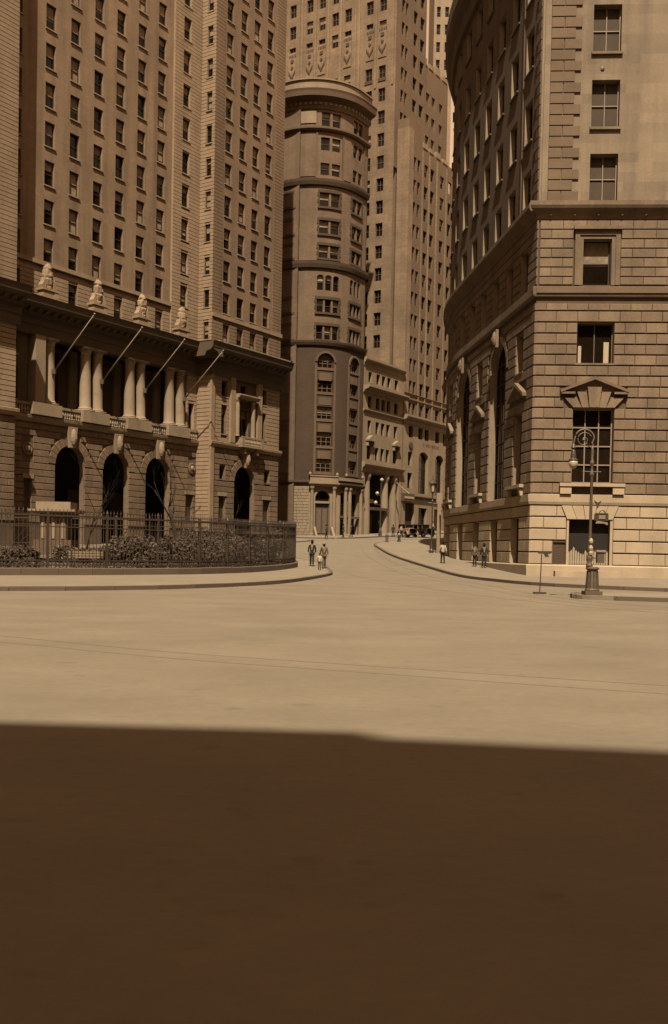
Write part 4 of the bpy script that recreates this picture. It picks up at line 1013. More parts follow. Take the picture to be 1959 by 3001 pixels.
rects_f = courses_blocks(pc(zm_), .0, FU - .1, fo_mid + rep(fo_mid, 5.4), 1.0, .05) + courses_blocks(pc(zu), .12, FU - .1, fo_up + rep(fo_up, 5.4), 1.1, .035)
fl = lambda u: (u, 0, 0)
nb = place_blocks(RB, sc4(rects_f_low), fl, 'granite_base', .07, .05, limit=300)
nb = place_blocks(RB, sc4(rects_f), fl, 'granite', .09, .05, limit=300, start=nb)
def near(rs, lim): return [r for r in rs if r[1] < lim], [r for r in rs if r[1] >= lim]
r_low = courses_blocks(pc(zl), -.06, 36, s_base, 1.55, .05)
ac = []
for a, b, z0, z1, _ in s_arch:
    cxx, r_ = (a + b) / 2, (b - a) / 2
    for za, zb in pc(zm_):
        if zb < z1 - r_: ac.append((a, b, za, zb))
        else:
            dz = max(0, za - (z1 - r_)); w2 = math.sqrt(max(0, (r_ + .45) ** 2 - dz * dz))
            if w2 > .1: ac.append((cxx - w2, cxx + w2, za, zb))
so_mid = s_nar + s_sq + ac + [(a - .6, b + .6, 8.95, 9.4) for a, b, _, _ in s_nar] + [(a - .5, b + .5, 4.0, 4.67) for a, b, _, _ in s_nar]
r_mid = courses_blocks(pc(zm_), -.09, 36, so_mid, 1.62, .05)
r_up = courses_blocks(pc(zu), -.09, 36, s_mez, 1.4, .04)
slk = lambda u: sl(u / K)
a1, a2 = near(r_mid, 13.0); b1, b2 = near(r_low, 15.0)
nb = place_blocks(RB, sc4(b1), slk, 'granite_base', .07, .05, limit=300, start=nb, restname='base_blocks')
nb = place_blocks(RB, sc4(a1), slk, 'granite', .09, .05, limit=300, start=nb)
place_blocks(RB, sc4(b2), slk, 'granite_base', .07, .05, limit=0, restname='far_base_blocks'); place_blocks(RB, sc4(a2), slk, 'granite', .09, .05, limit=0, restname='far_blocks'); place_blocks(RB, sc4(r_up), slk, 'granite', .06, .04, limit=0, restname='upper_blocks')
print('RB block parts', nb)
# plinths, belts and cornices (front and side mitre at the corner)
def both(name, prof, matn, f1=FU, s1=44):
    """profile (proj, z) in measured units, front piece and side piece"""
    pr = [(-a, b) for a, b in prof]; mp = max(a for a, b in prof)
    m_f = lambda u, y, z: ((u + (y if u < .01 else 0)) * K, y * K, z * K)
    MB().sweep(pr, [0, f1], m_f).build(name, matn, RB)
    def m_s(t, y, z):
        return sm(t, y, z)
    MB().sweep(pr, [mp * 0.02] + frange(1.0, s1, 1.5), m_s).build(name, matn, RB)
both('plinth', [(-.02, -.4), (.16, -.4), (.16, .66), (.1, .72), (-.02, .72)], 'granite_base')
both('belt_course', [(-.02, 3.62), (.10, 3.62), (.14, 3.75), (.14, 4.1), (-.02, 4.14)], 'granite_base')
both('belt_course', [(-.02, 13.56), (.13, 13.6), (.16, 13.7), (.16, 14.08), (-.02, 14.12)], 'granite')
both('cornice', [(-.02, 17.25), (.08, 17.28), (.12, 17.45), (.16, 17.52), (.38, 17.72), (.44, 17.85), (.44, 18.05), (-.02, 18.12)], 'granite')
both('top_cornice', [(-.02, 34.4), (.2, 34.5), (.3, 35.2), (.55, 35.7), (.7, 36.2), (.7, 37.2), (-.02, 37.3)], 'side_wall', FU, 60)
MB().box(0, FU * K, -.21 * K, -.17 * K, 13.75 * K, 14.02 * K).build('carved_frieze', 'quoin_stone', RB)
for i in range(9): inst('rosette', cached('ros', lambda: MB().lathe([(.08, 0), (.1, .05), (.02, .09)], 8).mesh('rosette', 'granite')), RB, ((.59 + 1.12 * i) * K, -.16 * K, 17.42 * K))
# corner edge roll and quoins above the cornice
MB().tube([fm(.06, -.02, 18.1), fm(.06, -.02, TOP)], .09, 10).build('corner_roll', 'pale_stone', RB); MB().box(.14 * K, .4 * K, -.05, .02, 18.12 * K, TOP * K).build('corner_strip', 'ashlar', RB)
zq = frange(18.15, 38.2, .52)
for i, (za, zb) in enumerate(pc(zq)):
    rs = [(.42, 1.56)] if i % 2 else [(.42, 1.02), (1.05, 1.86)]
    for a, b in rs:
        w, h_ = round((b - a) * K, 2), round((zb - za - .04) * K, 2)
        inst('quoin', cached(('q', w, h_), lambda: MB().block(-w / 2, w / 2, -.10, .04, 0, h_, .02).mesh('quoin', 'quoin_stone')), RB, ((a + b) / 2 * K, 0, za * K))
for i, (za, zb) in enumerate(pc(zq)):
    w = .75 if i % 2 else .5; x, y, rz = sl(w / 2); h_ = round((zb - za - .04) * K, 2); w2 = round(w * K, 2)
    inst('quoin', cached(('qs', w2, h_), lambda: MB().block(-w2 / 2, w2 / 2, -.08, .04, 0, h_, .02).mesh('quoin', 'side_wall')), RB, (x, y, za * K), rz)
for a, b, z0, z1 in front_top + rep(front_top, 5.4):
    window(RB, (b - a) * K, (z1 - z0) * K, ((a + b) / 2 * K, 0, z0 * K), rec=.38, mull=1, rails=1, blind=rv.choice([.95, .95]), frame='frame_light', blindmat='dark_shade', sillproj=.16, sillw=.16, sillmat='granite')
MB().lathe([(.11, -.05), (.13, .03), (.02, .05)], 10).build('wall_boss', 'iron', RB, (2.87 * K, -.02, 24.42 * K)).rotation_euler = (math.pi / 2, 0, 0)
for du in (0, 5.4):
    fr = MB(); a, b = 2.2 + du, 3.5 + du        # moulded window surround
    for (g0, g1, pj) in ((.02, .2, .10), (.2, .42, .16)):
        fr.box((a - g1) * K, (a - g0) * K, -pj * K, 0, 14.14 * K, (16.32 + g1) * K); fr.box((b + g0) * K, (b + g1) * K, -pj * K, 0, 14.14 * K, (16.32 + g1) * K); fr.box((a - g0) * K, (b + g0) * K, -pj * K, 0, (16.32 + g0) * K, (16.32 + g1) * K)
    fr.box((a - .5) * K, (b + .5) * K, -.3 * K, 0, 16.76 * K, 16.9 * K); fr.build('window_surround', 'granite', RB)
    window(RB, 1.3 * K, 2.15 * K, ((a + b) / 2 * K, 0, 14.17 * K), rec=.4, blind=.55, frame='frame_dark', sill=False)
    o = window(RB, 1.75 * K, 1.94 * K, ((2.0 + 3.75) / 2 * K + du * K, 0, 10.43 * K), rec=.4, mull=1, rails=0, frame='frame_mid', sillmat='granite')
    inst('curtain', MB().box(-1.0, -.8, .48, .49, .1, 1.2).mesh('curtain', 'shirt'), o); inst('curtain', MB().box(.62, .95, .48, .49, .1, 1.45).mesh('curtain', 'shirt'), o)
    o = window(RB, 1.95 * K, 3.6 * K, ((1.9 + 3.85) / 2 * K + du * K, 0, 4.68 * K), rec=.42, mull=2, rails=3, frame='frame_light', sill=False, bar=.09)
    c0 = 2.87 + du                              # sill on brackets, fan of stones, pediment
    MB().box((c0 - 1.55) * K, (c0 + 1.55) * K, -.3 * K, .3 * K, 4.5 * K, 4.66 * K).build('window_sill', 'granite_base', RB)
    for sg in (-1.25, 1.25): MB().box((c0 + sg - .27) * K, (c0 + sg + .27) * K, -.25 * K, 0, 4.14 * K, 4.49 * K).build('sill_bracket', 'granite_base', RB)
    fan = [(-1.42, -1.05, -.98, -.66), (-1.0, -.68, -.62, -.36), (-.62, -.40, -.32, -.0), (0, 0, 0, 0)]
    for (t0, b0, t1, b1) in ((-1.42, -.98, -.83, -.58), (-.80, -.56, -.36, -.24), (-.33, -.22, .33, .22), (.36, .24, .80, .56), (.83, .58, 1.42, .98)):
        key = abs(t0 + t1) < .01; tz = 9.27 if key else 9.05 if abs(t0) < .9 and abs(t1) < .9 else 8.78
        MB().prism([((c0 + b0) * K, 8.3 * K), ((c0 + b1) * K, 8.3 * K), ((c0 + t1) * K, tz * K), ((c0 + t0) * K, tz * K)], (-.22 if key else -.14) * K, .02).build('voussoir', 'granite', RB)
    pd = MB(); 
    for sg in (-1, 1): pd.prism([((c0 + sg * 1.6) * K, 9.0 * K), ((c0 + sg * 1.6) * K, 9.13 * K), (c0 * K, 9.78 * K), (c0 * K, 9.62 * K)], -.3 * K, .02)
    pd.prism([((c0 - 1.5) * K, 9.08 * K), ((c0 + 1.5) * K, 9.08 * K), (c0 * K, 9.6 * K)], -.06 * K, .03)
    for sg in (-1, 1): pd.box((c0 + sg * 1.25 - .33) * K, (c0 + sg * 1.25 + .33) * K, -.27 * K, .02, 8.93 * K, 9.03 * K)
    pd.build('pediment', 'granite', RB)
# doorway
for (t0, b0, t1, b1) in ((-1.35, -1.08, -.88, -.62), (-.86, -.6, -.34, -.22), (-.31, -.2, .31, .2), (.34, .22, .86, .6), (.88, .62, 1.35, 1.08)):
    MB().prism([((2.82 + b0) * K, 2.93 * K), ((2.82 + b1) * K, 2.93 * K), ((2.82 + t1) * K, 3.58 * K), ((2.82 + t0) * K, 3.58 * K)], -.12 * K, .02).build('voussoir', 'granite_base', RB)
for a, b in ((1.74, 1.84), (3.8, 3.93)): MB().box(a * K, b * K, -.07 * K, .02, .72 * K, 2.92 * K).build('door_jamb', 'granite_base', RB)
dr = MB().box(1.84 * K, 3.8 * K, .42, .5, .72 * K, 2.92 * K).build('door', 'dark_inside', RB)
gt = MB()
for i, u in enumerate(frange(1.9, 3.72, .115)):
    hgt = 1.32 + .10 * math.sin(i * .8) + (.12 if i % 5 == 2 else 0); gt.box((u - .045) * K, (u + .045) * K, .16, .2, .74 * K, hgt * K); gt.box((u - .02) * K, (u + .02) * K, .165, .195, hgt * K, (hgt + .05) * K)
gt.box(1.86 * K, 3.78 * K, .2, .23, .85 * K, .9 * K); inst('picket_gate', gt.mesh('picket_gate', 'white_paint'), dr)
pq = MB().box(1.12 * K, 1.72 * K, .1, .16, .76 * K, 1.8 * K).build('notice_board', 'band_stone', RB)
for i in range(6): inst('board_line', cached(('bl', i % 3), lambda: MB().box(-.24, .24 - .1 * (i % 3), -.01, .0, 0, .03).mesh('board_line', 'frame_mid')), pq, (1.42 * K, .1, (.92 + .13 * i) * K))
MB().box(1.15 * K, 4.2 * K, -.9, -.2, -.3, .56).build('door_step', 'granite_base', RB)
# side windows
for a, b, z0, z1 in s_base[:7]:
    x, y, rz = sl((a + b) / 2); window(RB, (b - a) * K, (z1 - z0) * K, (x, y, z0 * K), rz, rec=.40, mull=1, rails=2, sill=False)
for i in range(4):
    a, b, z0, z1 = s_nar[i]; x, y, rz = sl((a + b) / 2); w = (b - a) * K
    window(RB, w, (z1 - z0) * K, (x, y, z0 * K), rz, rec=.45, mull=1, rails=3, sill=False)
    a, b, z0, z1 = s_sq[i]; window(RB, (b - a) * K, (z1 - z0) * K, (x, y, z0 * K), rz, rec=.45, mull=1, rails=1, sillmat='granite')
    g = MB(); g.box(-1.75, 1.75, -.38, 0, 4.5 * K, 4.66 * K); o = g.build('window_sill', 'granite_base', RB, (x, y, 0), rz)
    for sg in (-1.4, 1.4): inst('bracket', cached('sbr', lambda: MB().prism([(0, 4.1 * K), (.25, 4.1 * K), (.34, 4.48 * K), (0, 4.48 * K)], -.2, .2, m=lambda p, q_, r_: (q_, -p, r_)).mesh('bracket', 'granite_base')), o, (sg, 0, 0))
    g = MB()
    for sg in (-1, 1): g.prism([(sg * 1.9, 9.0 * K), (sg * 1.9, 9.16 * K), (0, 9.85 * K), (0, 9.65 * K)], -.36, .02)
    g.prism([(-1.8, 9.05 * K), (1.8, 9.05 * K), (0, 9.65 * K)], -.1, .03); g.build('pediment', 'granite', RB, (x, y, 0), rz)
    a, b, z0, z1, _ = s_arch[i]; x, y, rz = sl((a + b) / 2)
    window(RB, (b - a) * K, (z1 - z0) * K, (x, y, z0 * K), rz, rec=.5, mull=3, rails=7, sill=False, frame='frame_dark', bar=.1, name='arched_window')
    sp_, r_ = (z1 - (b - a) / 2) * K, (b - a) / 2 * K
    for j in range(11):
        if j == 5: continue
        t0, t1 = math.pi * (j + .04) / 11, math.pi * (j + .96) / 11; r2 = r_ + .42
        MB().prism([(-r_ * math.cos(t0), sp_ + r_ * math.sin(t0)), (-r_ * math.cos(t1), sp_ + r_ * math.sin(t1)), (-r2 * math.cos(t1), sp_ + r2 * math.sin(t1)), (-r2 * math.cos(t0), sp_ + r2 * math.sin(t0))], -.07, .03).build('voussoir', 'granite', RB, (x, y, 0), rz)
    kq = keystone(RB, 0, -.12, 12.45 * K, 13.4 * K, 'granite', .6); kq.location = (x, y, 0); kq.rotation_euler = (0, 0, rz)
for a, b, z0, z1 in s_mez[:12]:
    x, y, rz = sl((a + b) / 2); window(RB, 1.3 * K, (z1 - z0) * K, (x, y, z0 * K), rz, rec=.4, sill=False)
for a, b, z0, z1 in s_up:
    if a < 30:
        x, y, rz = sl((a + b) / 2); window(RB, 1.3 * K, (z1 - z0) * K, (x, y, z0 * K), rz, rec=.35, blind=rv.choice([None, .4, .5]), sillmat='side_wall')
MB().box(-.12, .12, -.06, .12, 18.1 * K, 33 * K).build('pilaster_edge', 'side_wall', RB, sl(3.0)[:2] + (0,), sl(3.0)[2])

# ================================================================== building behind the photographer (unseen; narrowed and painted white to shape the foreground shade)
BH = 36.0; ln = BH / math.tan(R(SUN_EL)); ox, oy = sun_dir.x / math.cos(R(SUN_EL)) * ln, sun_dir.y / math.cos(R(SUN_EL)) * ln
edges = ((-4.3, .32, 8.70, -.045), (.42, 4.0, 8.50, -.145))
SB = thing('unseen_shade_building', 'unseen building behind the camera, its slim form made up to cast the dark foreground shadow', 'building', (0, -14, 0), 0)
mb = MB()
for x0, x1, c0, k0 in edges:
    a = (x0 + ox, c0 + k0 * x0 + oy + 14); b = (x1 + ox, c0 + k0 * x1 + oy + 14); Hh = BH
    if x0 < 0: e0 = b
    else: mb.quad((*e0, -1), (*a, -1), (*a, Hh), (*e0, Hh)); mb.quad((*e0, Hh), (*a, Hh), (a[0], a[1] - 6, Hh), (e0[0], e0[1] - 6, Hh))
    mb.quad((*a, -1), (*b, -1), (*b, Hh), (*a, Hh)); mb.quad((*a, Hh), (*b, Hh), (b[0], b[1] - 6, Hh), (a[0], a[1] - 6, Hh))
    mb.quad((a[0], a[1] - 6, -1), (b[0], b[1] - 6, -1), (b[0], b[1] - 6, Hh), (a[0], a[1] - 6, Hh))
    e_ = a if x0 < 0 else b; mb.quad((*e_, -1), (e_[0], e_[1] - 6, -1), (e_[0], e_[1] - 6, Hh), (*e_, Hh))
mb.build('wall', 'white_paint', SB, fix=False)  # white chosen to bounce light into the shaded foreground
# unseen blocks added around the square only to close off the low sky
for (nm, lab, x0, x1, y0, y1, h) in (('low_sky_blocker', 'unseen block added beyond the left edge of the view to cut off low sky light', -96, -52, -30, 66, 90.0),
        ('low_sky_blocker', 'unseen block added behind the camera to cut off low sky light', -50, 120, -110, -72, 72.0), ('low_sky_blocker', 'unseen block added beyond the right edge of the view to cut off low sky light', 58, 100, -60, 56, 72.0)):
    t = thing(nm, lab, 'building', ((x0 + x1) / 2, (y0 + y1) / 2, 0), 0)
    w, d = (x1 - x0) / 2, (y1 - y0) / 2
    mb = MB(); mb.box(-w, w, -d, d, -1, h); mb.box(-w - .6, w + .6, -d - .6, d + .6, h, h + 1.5); mb.box(-w - .3, w + .3, -d - .3, d + .3, 8, 9)
    mb.build('wall', 'side_wall', t)

# ================================================================== park railing
PF = thing('park_railing', 'iron park railing on a low stone coping, curving past the corner', 'railing', (-12, 47.7, 0), 0)
fo = Vector((-12, 47.7))
L0 = lambda p, z=0.0: (p.x - fo.x, p.y - fo.y, z)
vis = [Vector(p) for p in FENCE if p[1] > 36]
FP = resample(vis, .05)
def at_len(i): return FP[min(i, len(FP) - 1)]
# coping stones
step = 36
for i in range(0, len(FP) - step, step):
    a, b = FP[i], FP[i + step]; t = (b - a).normalized(); n = Vector((-t.y, t.x))
    if n.dot(cen - a) < 0: n = -n
    a = a + t * .012; b = b - t * .012; j = random.uniform(-.012, .012)
    q = [a - n * .02, b - n * .02, b + n * .42, a + n * .42]; z0 = [hY(p.y) - .1 for p in q]; z1 = [hY(p.y) + .50 + j for p in q]; c = .03
    qi = [a + n * .01, b + n * .01, b + n * .39, a + n * .39]
    k = MB(); k.v = [L0(p, z) for p, z in zip(q, z0)] + [L0(p, z - c) for p, z in zip(q, z1)] + [L0(p, z) for p, z in zip(qi, z1)]
    for e in range(4): f = (e + 1) % 4; k.f += [(e, f, 4 + f, 4 + e), (4 + e, 4 + f, 8 + f, 8 + e)]
    k.f.append((8, 9, 10, 11)); k.build('coping_stone', 'kerb_stone', PF)
def rail(z, w, hgt, name):
    mb = MB(); rings = []
    for i in range(0, len(FP), 6):
        p = FP[i]; t = (FP[min(i + 1, len(FP) - 1)] - FP[max(i - 1, 0)]).normalized(); n = Vector((-t.y, t.x)); g = hY(p.y)
        if n.dot(cen - p) < 0: n = -n
        p = p + n * .2; k = len(mb.v)
        mb.v += [L0(p - n * w, g + z), L0(p + n * w, g + z), L0(p + n * w, g + z + hgt), L0(p - n * w, g + z + hgt)]; rings.append(k)
    for a, b in zip(rings, rings[1:]):
        for e in range(4): f = (e + 1) % 4; mb.f.append((a + e, a + f, b + f, b + e))
    mb.build(name, 'iron', PF)
rail(2.93, .04, .09, 'top_rail'); rail(2.42, .03, .05, 'middle_rail'); rail(.82, .03, .06, 'bottom_rail'); rail(.60, .025, .05, 'bottom_rail')
pk = MB().tube([(0, 0, .5), (0, 0, 3.12)], .017, 5).lathe([(.016, 0), (.035, .05), (.002, .2)], 5, (0, 0, 3.12)).mesh('picket', 'iron')
scr = MB().tube([(.075 * math.cos(t), 0, .73 + .075 * math.sin(t)) for t in [math.pi * 2 * i / 8 for i in range(9)]], .014, 4, cap=False).mesh('scroll', 'iron')
ps = MB().box(-.05, .05, -.05, .05, .48, 3.12).lathe([(.05, 3.12), (.07, 3.16), (.05, 3.22), (.005, 3.34)], 8).mesh('post', 'iron')
npk = 0; i = 3; cnt = 0
while i < len(FP) - 5:
    p = FP[i]; t = (FP[i + 1] - FP[i - 1]).normalized(); n = Vector((-t.y, t.x)); g = hY(p.y)
    if n.dot(cen - p) < 0: n = -n
    p = p + n * .2; rz = math.atan2(t.y, t.x)
    if cnt % 16 == 0: inst('post', ps, PF, L0(p, g), rz)
    elif npk < 300: inst('picket', pk, PF, L0(p, g), rz); npk += 1
    if cnt % 1 == 0 and p.y < 60 and cnt < 290: inst('scroll', scr, PF, L0(p + t * .1, g), rz)
    i += 4; cnt += 1

# ================================================================== planting, bare trees and monument in the park
def tree(name, label, x, y, h, lean, seed, r0=.16, levels=4, spread=.55):
    rg = random.Random(seed); z0 = hY(y) + .3
    t = thing(name, label, 'tree', (x, y, z0), 0, 'bare trees in the park')
    tr, br = MB(), MB()
    def grow(p, d, L, r, lv, mb):
        pts = [p]; q = p.copy(); dd = d.copy()
        for i in range(4):
            dd = (dd + Vector((rg.uniform(-.16, .16), rg.uniform(-.16, .16), rg.uniform(-.03, .1)))).normalized(); q = q + dd * (L / 4); pts.append(q.copy())
        rs = [r * (1 - .13 * i) for i in range(5)]
        mb.tube(pts, rs, 7 if lv == levels else 5)
        if lv <= 0: return
        for k in range(rg.choice([2, 3, 3]) if lv < levels else 4):
            j = rg.choice([2, 3, 4]) if k else 4
            a = rg.uniform(0, 6.28); nd = (dd + Vector((math.cos(a), math.sin(a), rg.uniform(.0, .5))) * spread * rg.uniform(.7, 1.4)).normalized()
            grow(pts[j], nd, L * rg.uniform(.5, .75), rs[j] * rg.uniform(.5, .68), lv - 1, br)
    grow(Vector((0, 0, 0)), Vector((*lean, 1)).normalized(), h * .42, r0, levels, tr)
    tr.build('trunk', 'bark', t, smooth=True); br.build('crown', 'bark', t, smooth=True, kind='stuff')
tree('bare_tree', 'bare dark tree leaning across the last arch, in front of the round medallion', -11.6, 74.5, 9.5, (-.22, 0), 11, .20)
tree('bare_tree', 'slim bare tree standing between the first and second arches', -18.3, 73.0, 8.5, (-.05, 0), 22, .09, 3)
tree('bare_tree', 'small bare tree beside the stone monument with crooked trunk', -18.9, 57.0, 4.6, (.3, 0), 33, .07, 3, .8)
tree('bare_tree', 'bare spindly tree in front of the wing arch near the railing end', -7.2, 72, 6.5, (.12, .1), 44, .08, 3)
lm_v = []
def leafmesh(seed, n, rx, ry, rz_, size, matn):
    rg = random.Random(seed); mb = MB()
    blobs = [(rg.uniform(-.6, .6), rg.uniform(-.6, .6), rg.uniform(.2, .8), rg.uniform(.25, .5)) for _ in range(9)]
    for i in range(n):
        bx = rg.choice(blobs); v = Vector((rg.gauss(0, 1), rg.gauss(0, 1), rg.gauss(0, 1))).normalized() * bx[3] * rg.uniform(.5, 1.05)
        c = Vector(((bx[0] + v.x) * rx, (bx[1] + v.y) * ry, max(.02, bx[2] + v.z * .8) * rz_))
        a = Vector((rg.gauss(0, 1), rg.gauss(0, 1), rg.gauss(0, .6))).normalized(); b = a.cross(Vector((rg.gauss(0, 1), rg.gauss(0, 1), rg.gauss(0, 1)))).normalized()
        s = size * rg.uniform(.6, 1.3); mb.quad(c - a * s, c + b * s * .45, c + a * s, c - b * s * .45)
    return mb.mesh('foliage', matn, fix=False)
shrubs = [(-10.6, 60.5, 1.9, 1.4, 2.0, 'leaf', 'round dense shrub behind the railing below the third arch'), (-8.4, 62.5, 1.8, 1.6, 2.2, 'leaf', 'broad dark shrub behind the railing, midway to the corner'),
          (-6.6, 64.5, 1.5, 1.5, 2.2, 'leaf_pale', 'paler shrub behind the railing before the corner'), (-5.2, 67.5, 1.5, 1.4, 2.3, 'leaf', 'dark shrub filling the railing corner'),
          (-12.8, 57.5, 1.8, 1.2, 1.3, 'leaf', 'low dark shrub beside the park bench'), (-4.4, 71.0, 1.2, 1.4, 2.2, 'leaf', 'shrub at the very end of the railing'),
          (-21.5, 58.5, 2.2, 1.2, 1.0, 'leaf', 'low spreading shrub in front of the stone monument'), (-15.8, 60, 1.9, 1.2, 1.2, 'leaf_pale', 'straggling pale shrub right of the stone monument'),
          (-9.4, 68.5, 2.0, 1.6, 2.4, 'leaf', 'tall shrub under the leaning bare tree'), (-7.0, 70.5, 1.7, 1.6, 2.4, 'leaf_pale', 'tall pale shrub behind the railing corner'),
          (-19.4, 48.6, 2.0, 1.1, 1.1, 'leaf', 'low dark shrub behind the railing in front of the far bench'), (-16.4, 50.2, 1.9, 1.1, 1.2, 'leaf', 'low dark shrub behind the railing left of the near bench'),
          (-10.9, 55.6, 1.8, 1.1, 1.6, 'leaf', 'dense shrub right behind the railing below the second arch'), (-8.2, 58.4, 1.7, 1.2, 1.9, 'leaf', 'dense shrub right behind the railing below the last arch'),
          (-13.5, 66, 2.2, 1.6, 1.7, 'leaf', 'wide shrub in the middle of the park'), (-24.8, 66, 2.0, 1.4, 1.5, 'leaf', 'shrub at the near wing side of the park')]
for i, (x, y, rx, ry, rz_, m_, lab) in enumerate(shrubs):
    t = thing('shrub', lab, 'shrub', (x, y, hY(y) + .3), 0, 'shrubs in the railed park')
    inst('foliage', leafmesh(100 + i, 3200, rx, ry, rz_, .11, m_), t)
    st = MB(); rg = random.Random(i)
    for k in range(6): a = rg.uniform(0, 6.28); st.tube([(0, 0, 0), (math.cos(a) * rx * .3, math.sin(a) * ry * .3, rz_ * .5), (math.cos(a) * rx * .6, math.sin(a) * ry * .6, rz_ * .95)], [.03, .02, .01], 4)
    st.build('stem', 'bark', t)
# ivy and weeds: nobody could count it
rg = random.Random(9); mb = MB()
for i in range(9000):
    p = FP[rg.randrange(60, len(FP) - 10)]; p = p.lerp(cen, rg.random() ** 2 * .45 + .02); z = hY(p.y) + .35 + abs(rg.gauss(0, .18))
    a = Vector((rg.gauss(0, 1), rg.gauss(0, 1), rg.uniform(.2, 1.5))).normalized() * rg.uniform(.07, .18); b = a.cross(Vector((rg.gauss(0, 1), rg.gauss(0, 1), .3))).normalized() * .03
    c = Vector((p.x, p.y, z)); mb.tri(c - b, c + b, c + a)
mb.build('undergrowth', 'leaf_pale', fix=False, kind='stuff', label='rough grass and weeds covering the park ground')
MN = thing('stone_monument', 'pale stone monument with broad slab top standing inside the park railing', 'monument', (-21.1, 75, hY(75)), 0)
g = hY(75)
MB().box(-1.7, 1.7, -1.4, 1.4, 0, .9).build('base', 'bay_stone', MN); MB().box(-1.4, 1.4, -1.1, 1.1, .9, 1.5).build('step', 'bay_stone', MN); MB().box(-.98, .98, -.9, .9, 1.5, 3.5).build('pedestal', 'bay_stone', MN)
MB().sweep([(-1.25, 3.5), (-1.5, 3.62), (-1.5, 3.78), (1.5, 3.78), (1.5, 3.62), (1.25, 3.5)], [-1.75, 1.75], ident).build('slab', 'pale_stone', MN); MB().box(-1.3, 1.3, -1.0, 1.0, 3.78, 4.35).build('top_block', 'pale_stone', MN)
for sg in (-.75, 0, .75): MB().box(sg - .12, sg + .12, -.96, -.9, 1.6, 3.4).build('panel', 'cream_stone', MN)
def bench(x, y, rz, lab):
    t = thing('park_bench', lab, 'bench', (x, y, hY(y) + .3), rz, 'park benches')
    for k in range(4): MB().box(-.95, .95, -.25 + .13 * k, -.15 + .13 * k, .42, .46).build('seat_slat', 'frame_light', t)
    for k in range(3): MB().box(-.95, .95, .27, .31, .58 + .14 * k, .68 + .14 * k).build('back_slat', 'frame_light', t)
    for sx in (-.8, .8): MB().box(sx - .04, sx + .04, -.25, -.18, 0, .42).build('leg', 'iron', t); MB().box(sx - .04, sx + .04, .24, .3, 0, 1.0).build('leg', 'iron', t); MB().box(sx - .04, sx + .04, -.28, .24, .6, .65).build('armrest', 'iron', t)
bench(-13.6, 54.4, .5, 'pale slatted park bench behind the railing right of the monument'); bench(-20.4, 51.0, .4, 'pale slatted park bench at the far end of the railing')

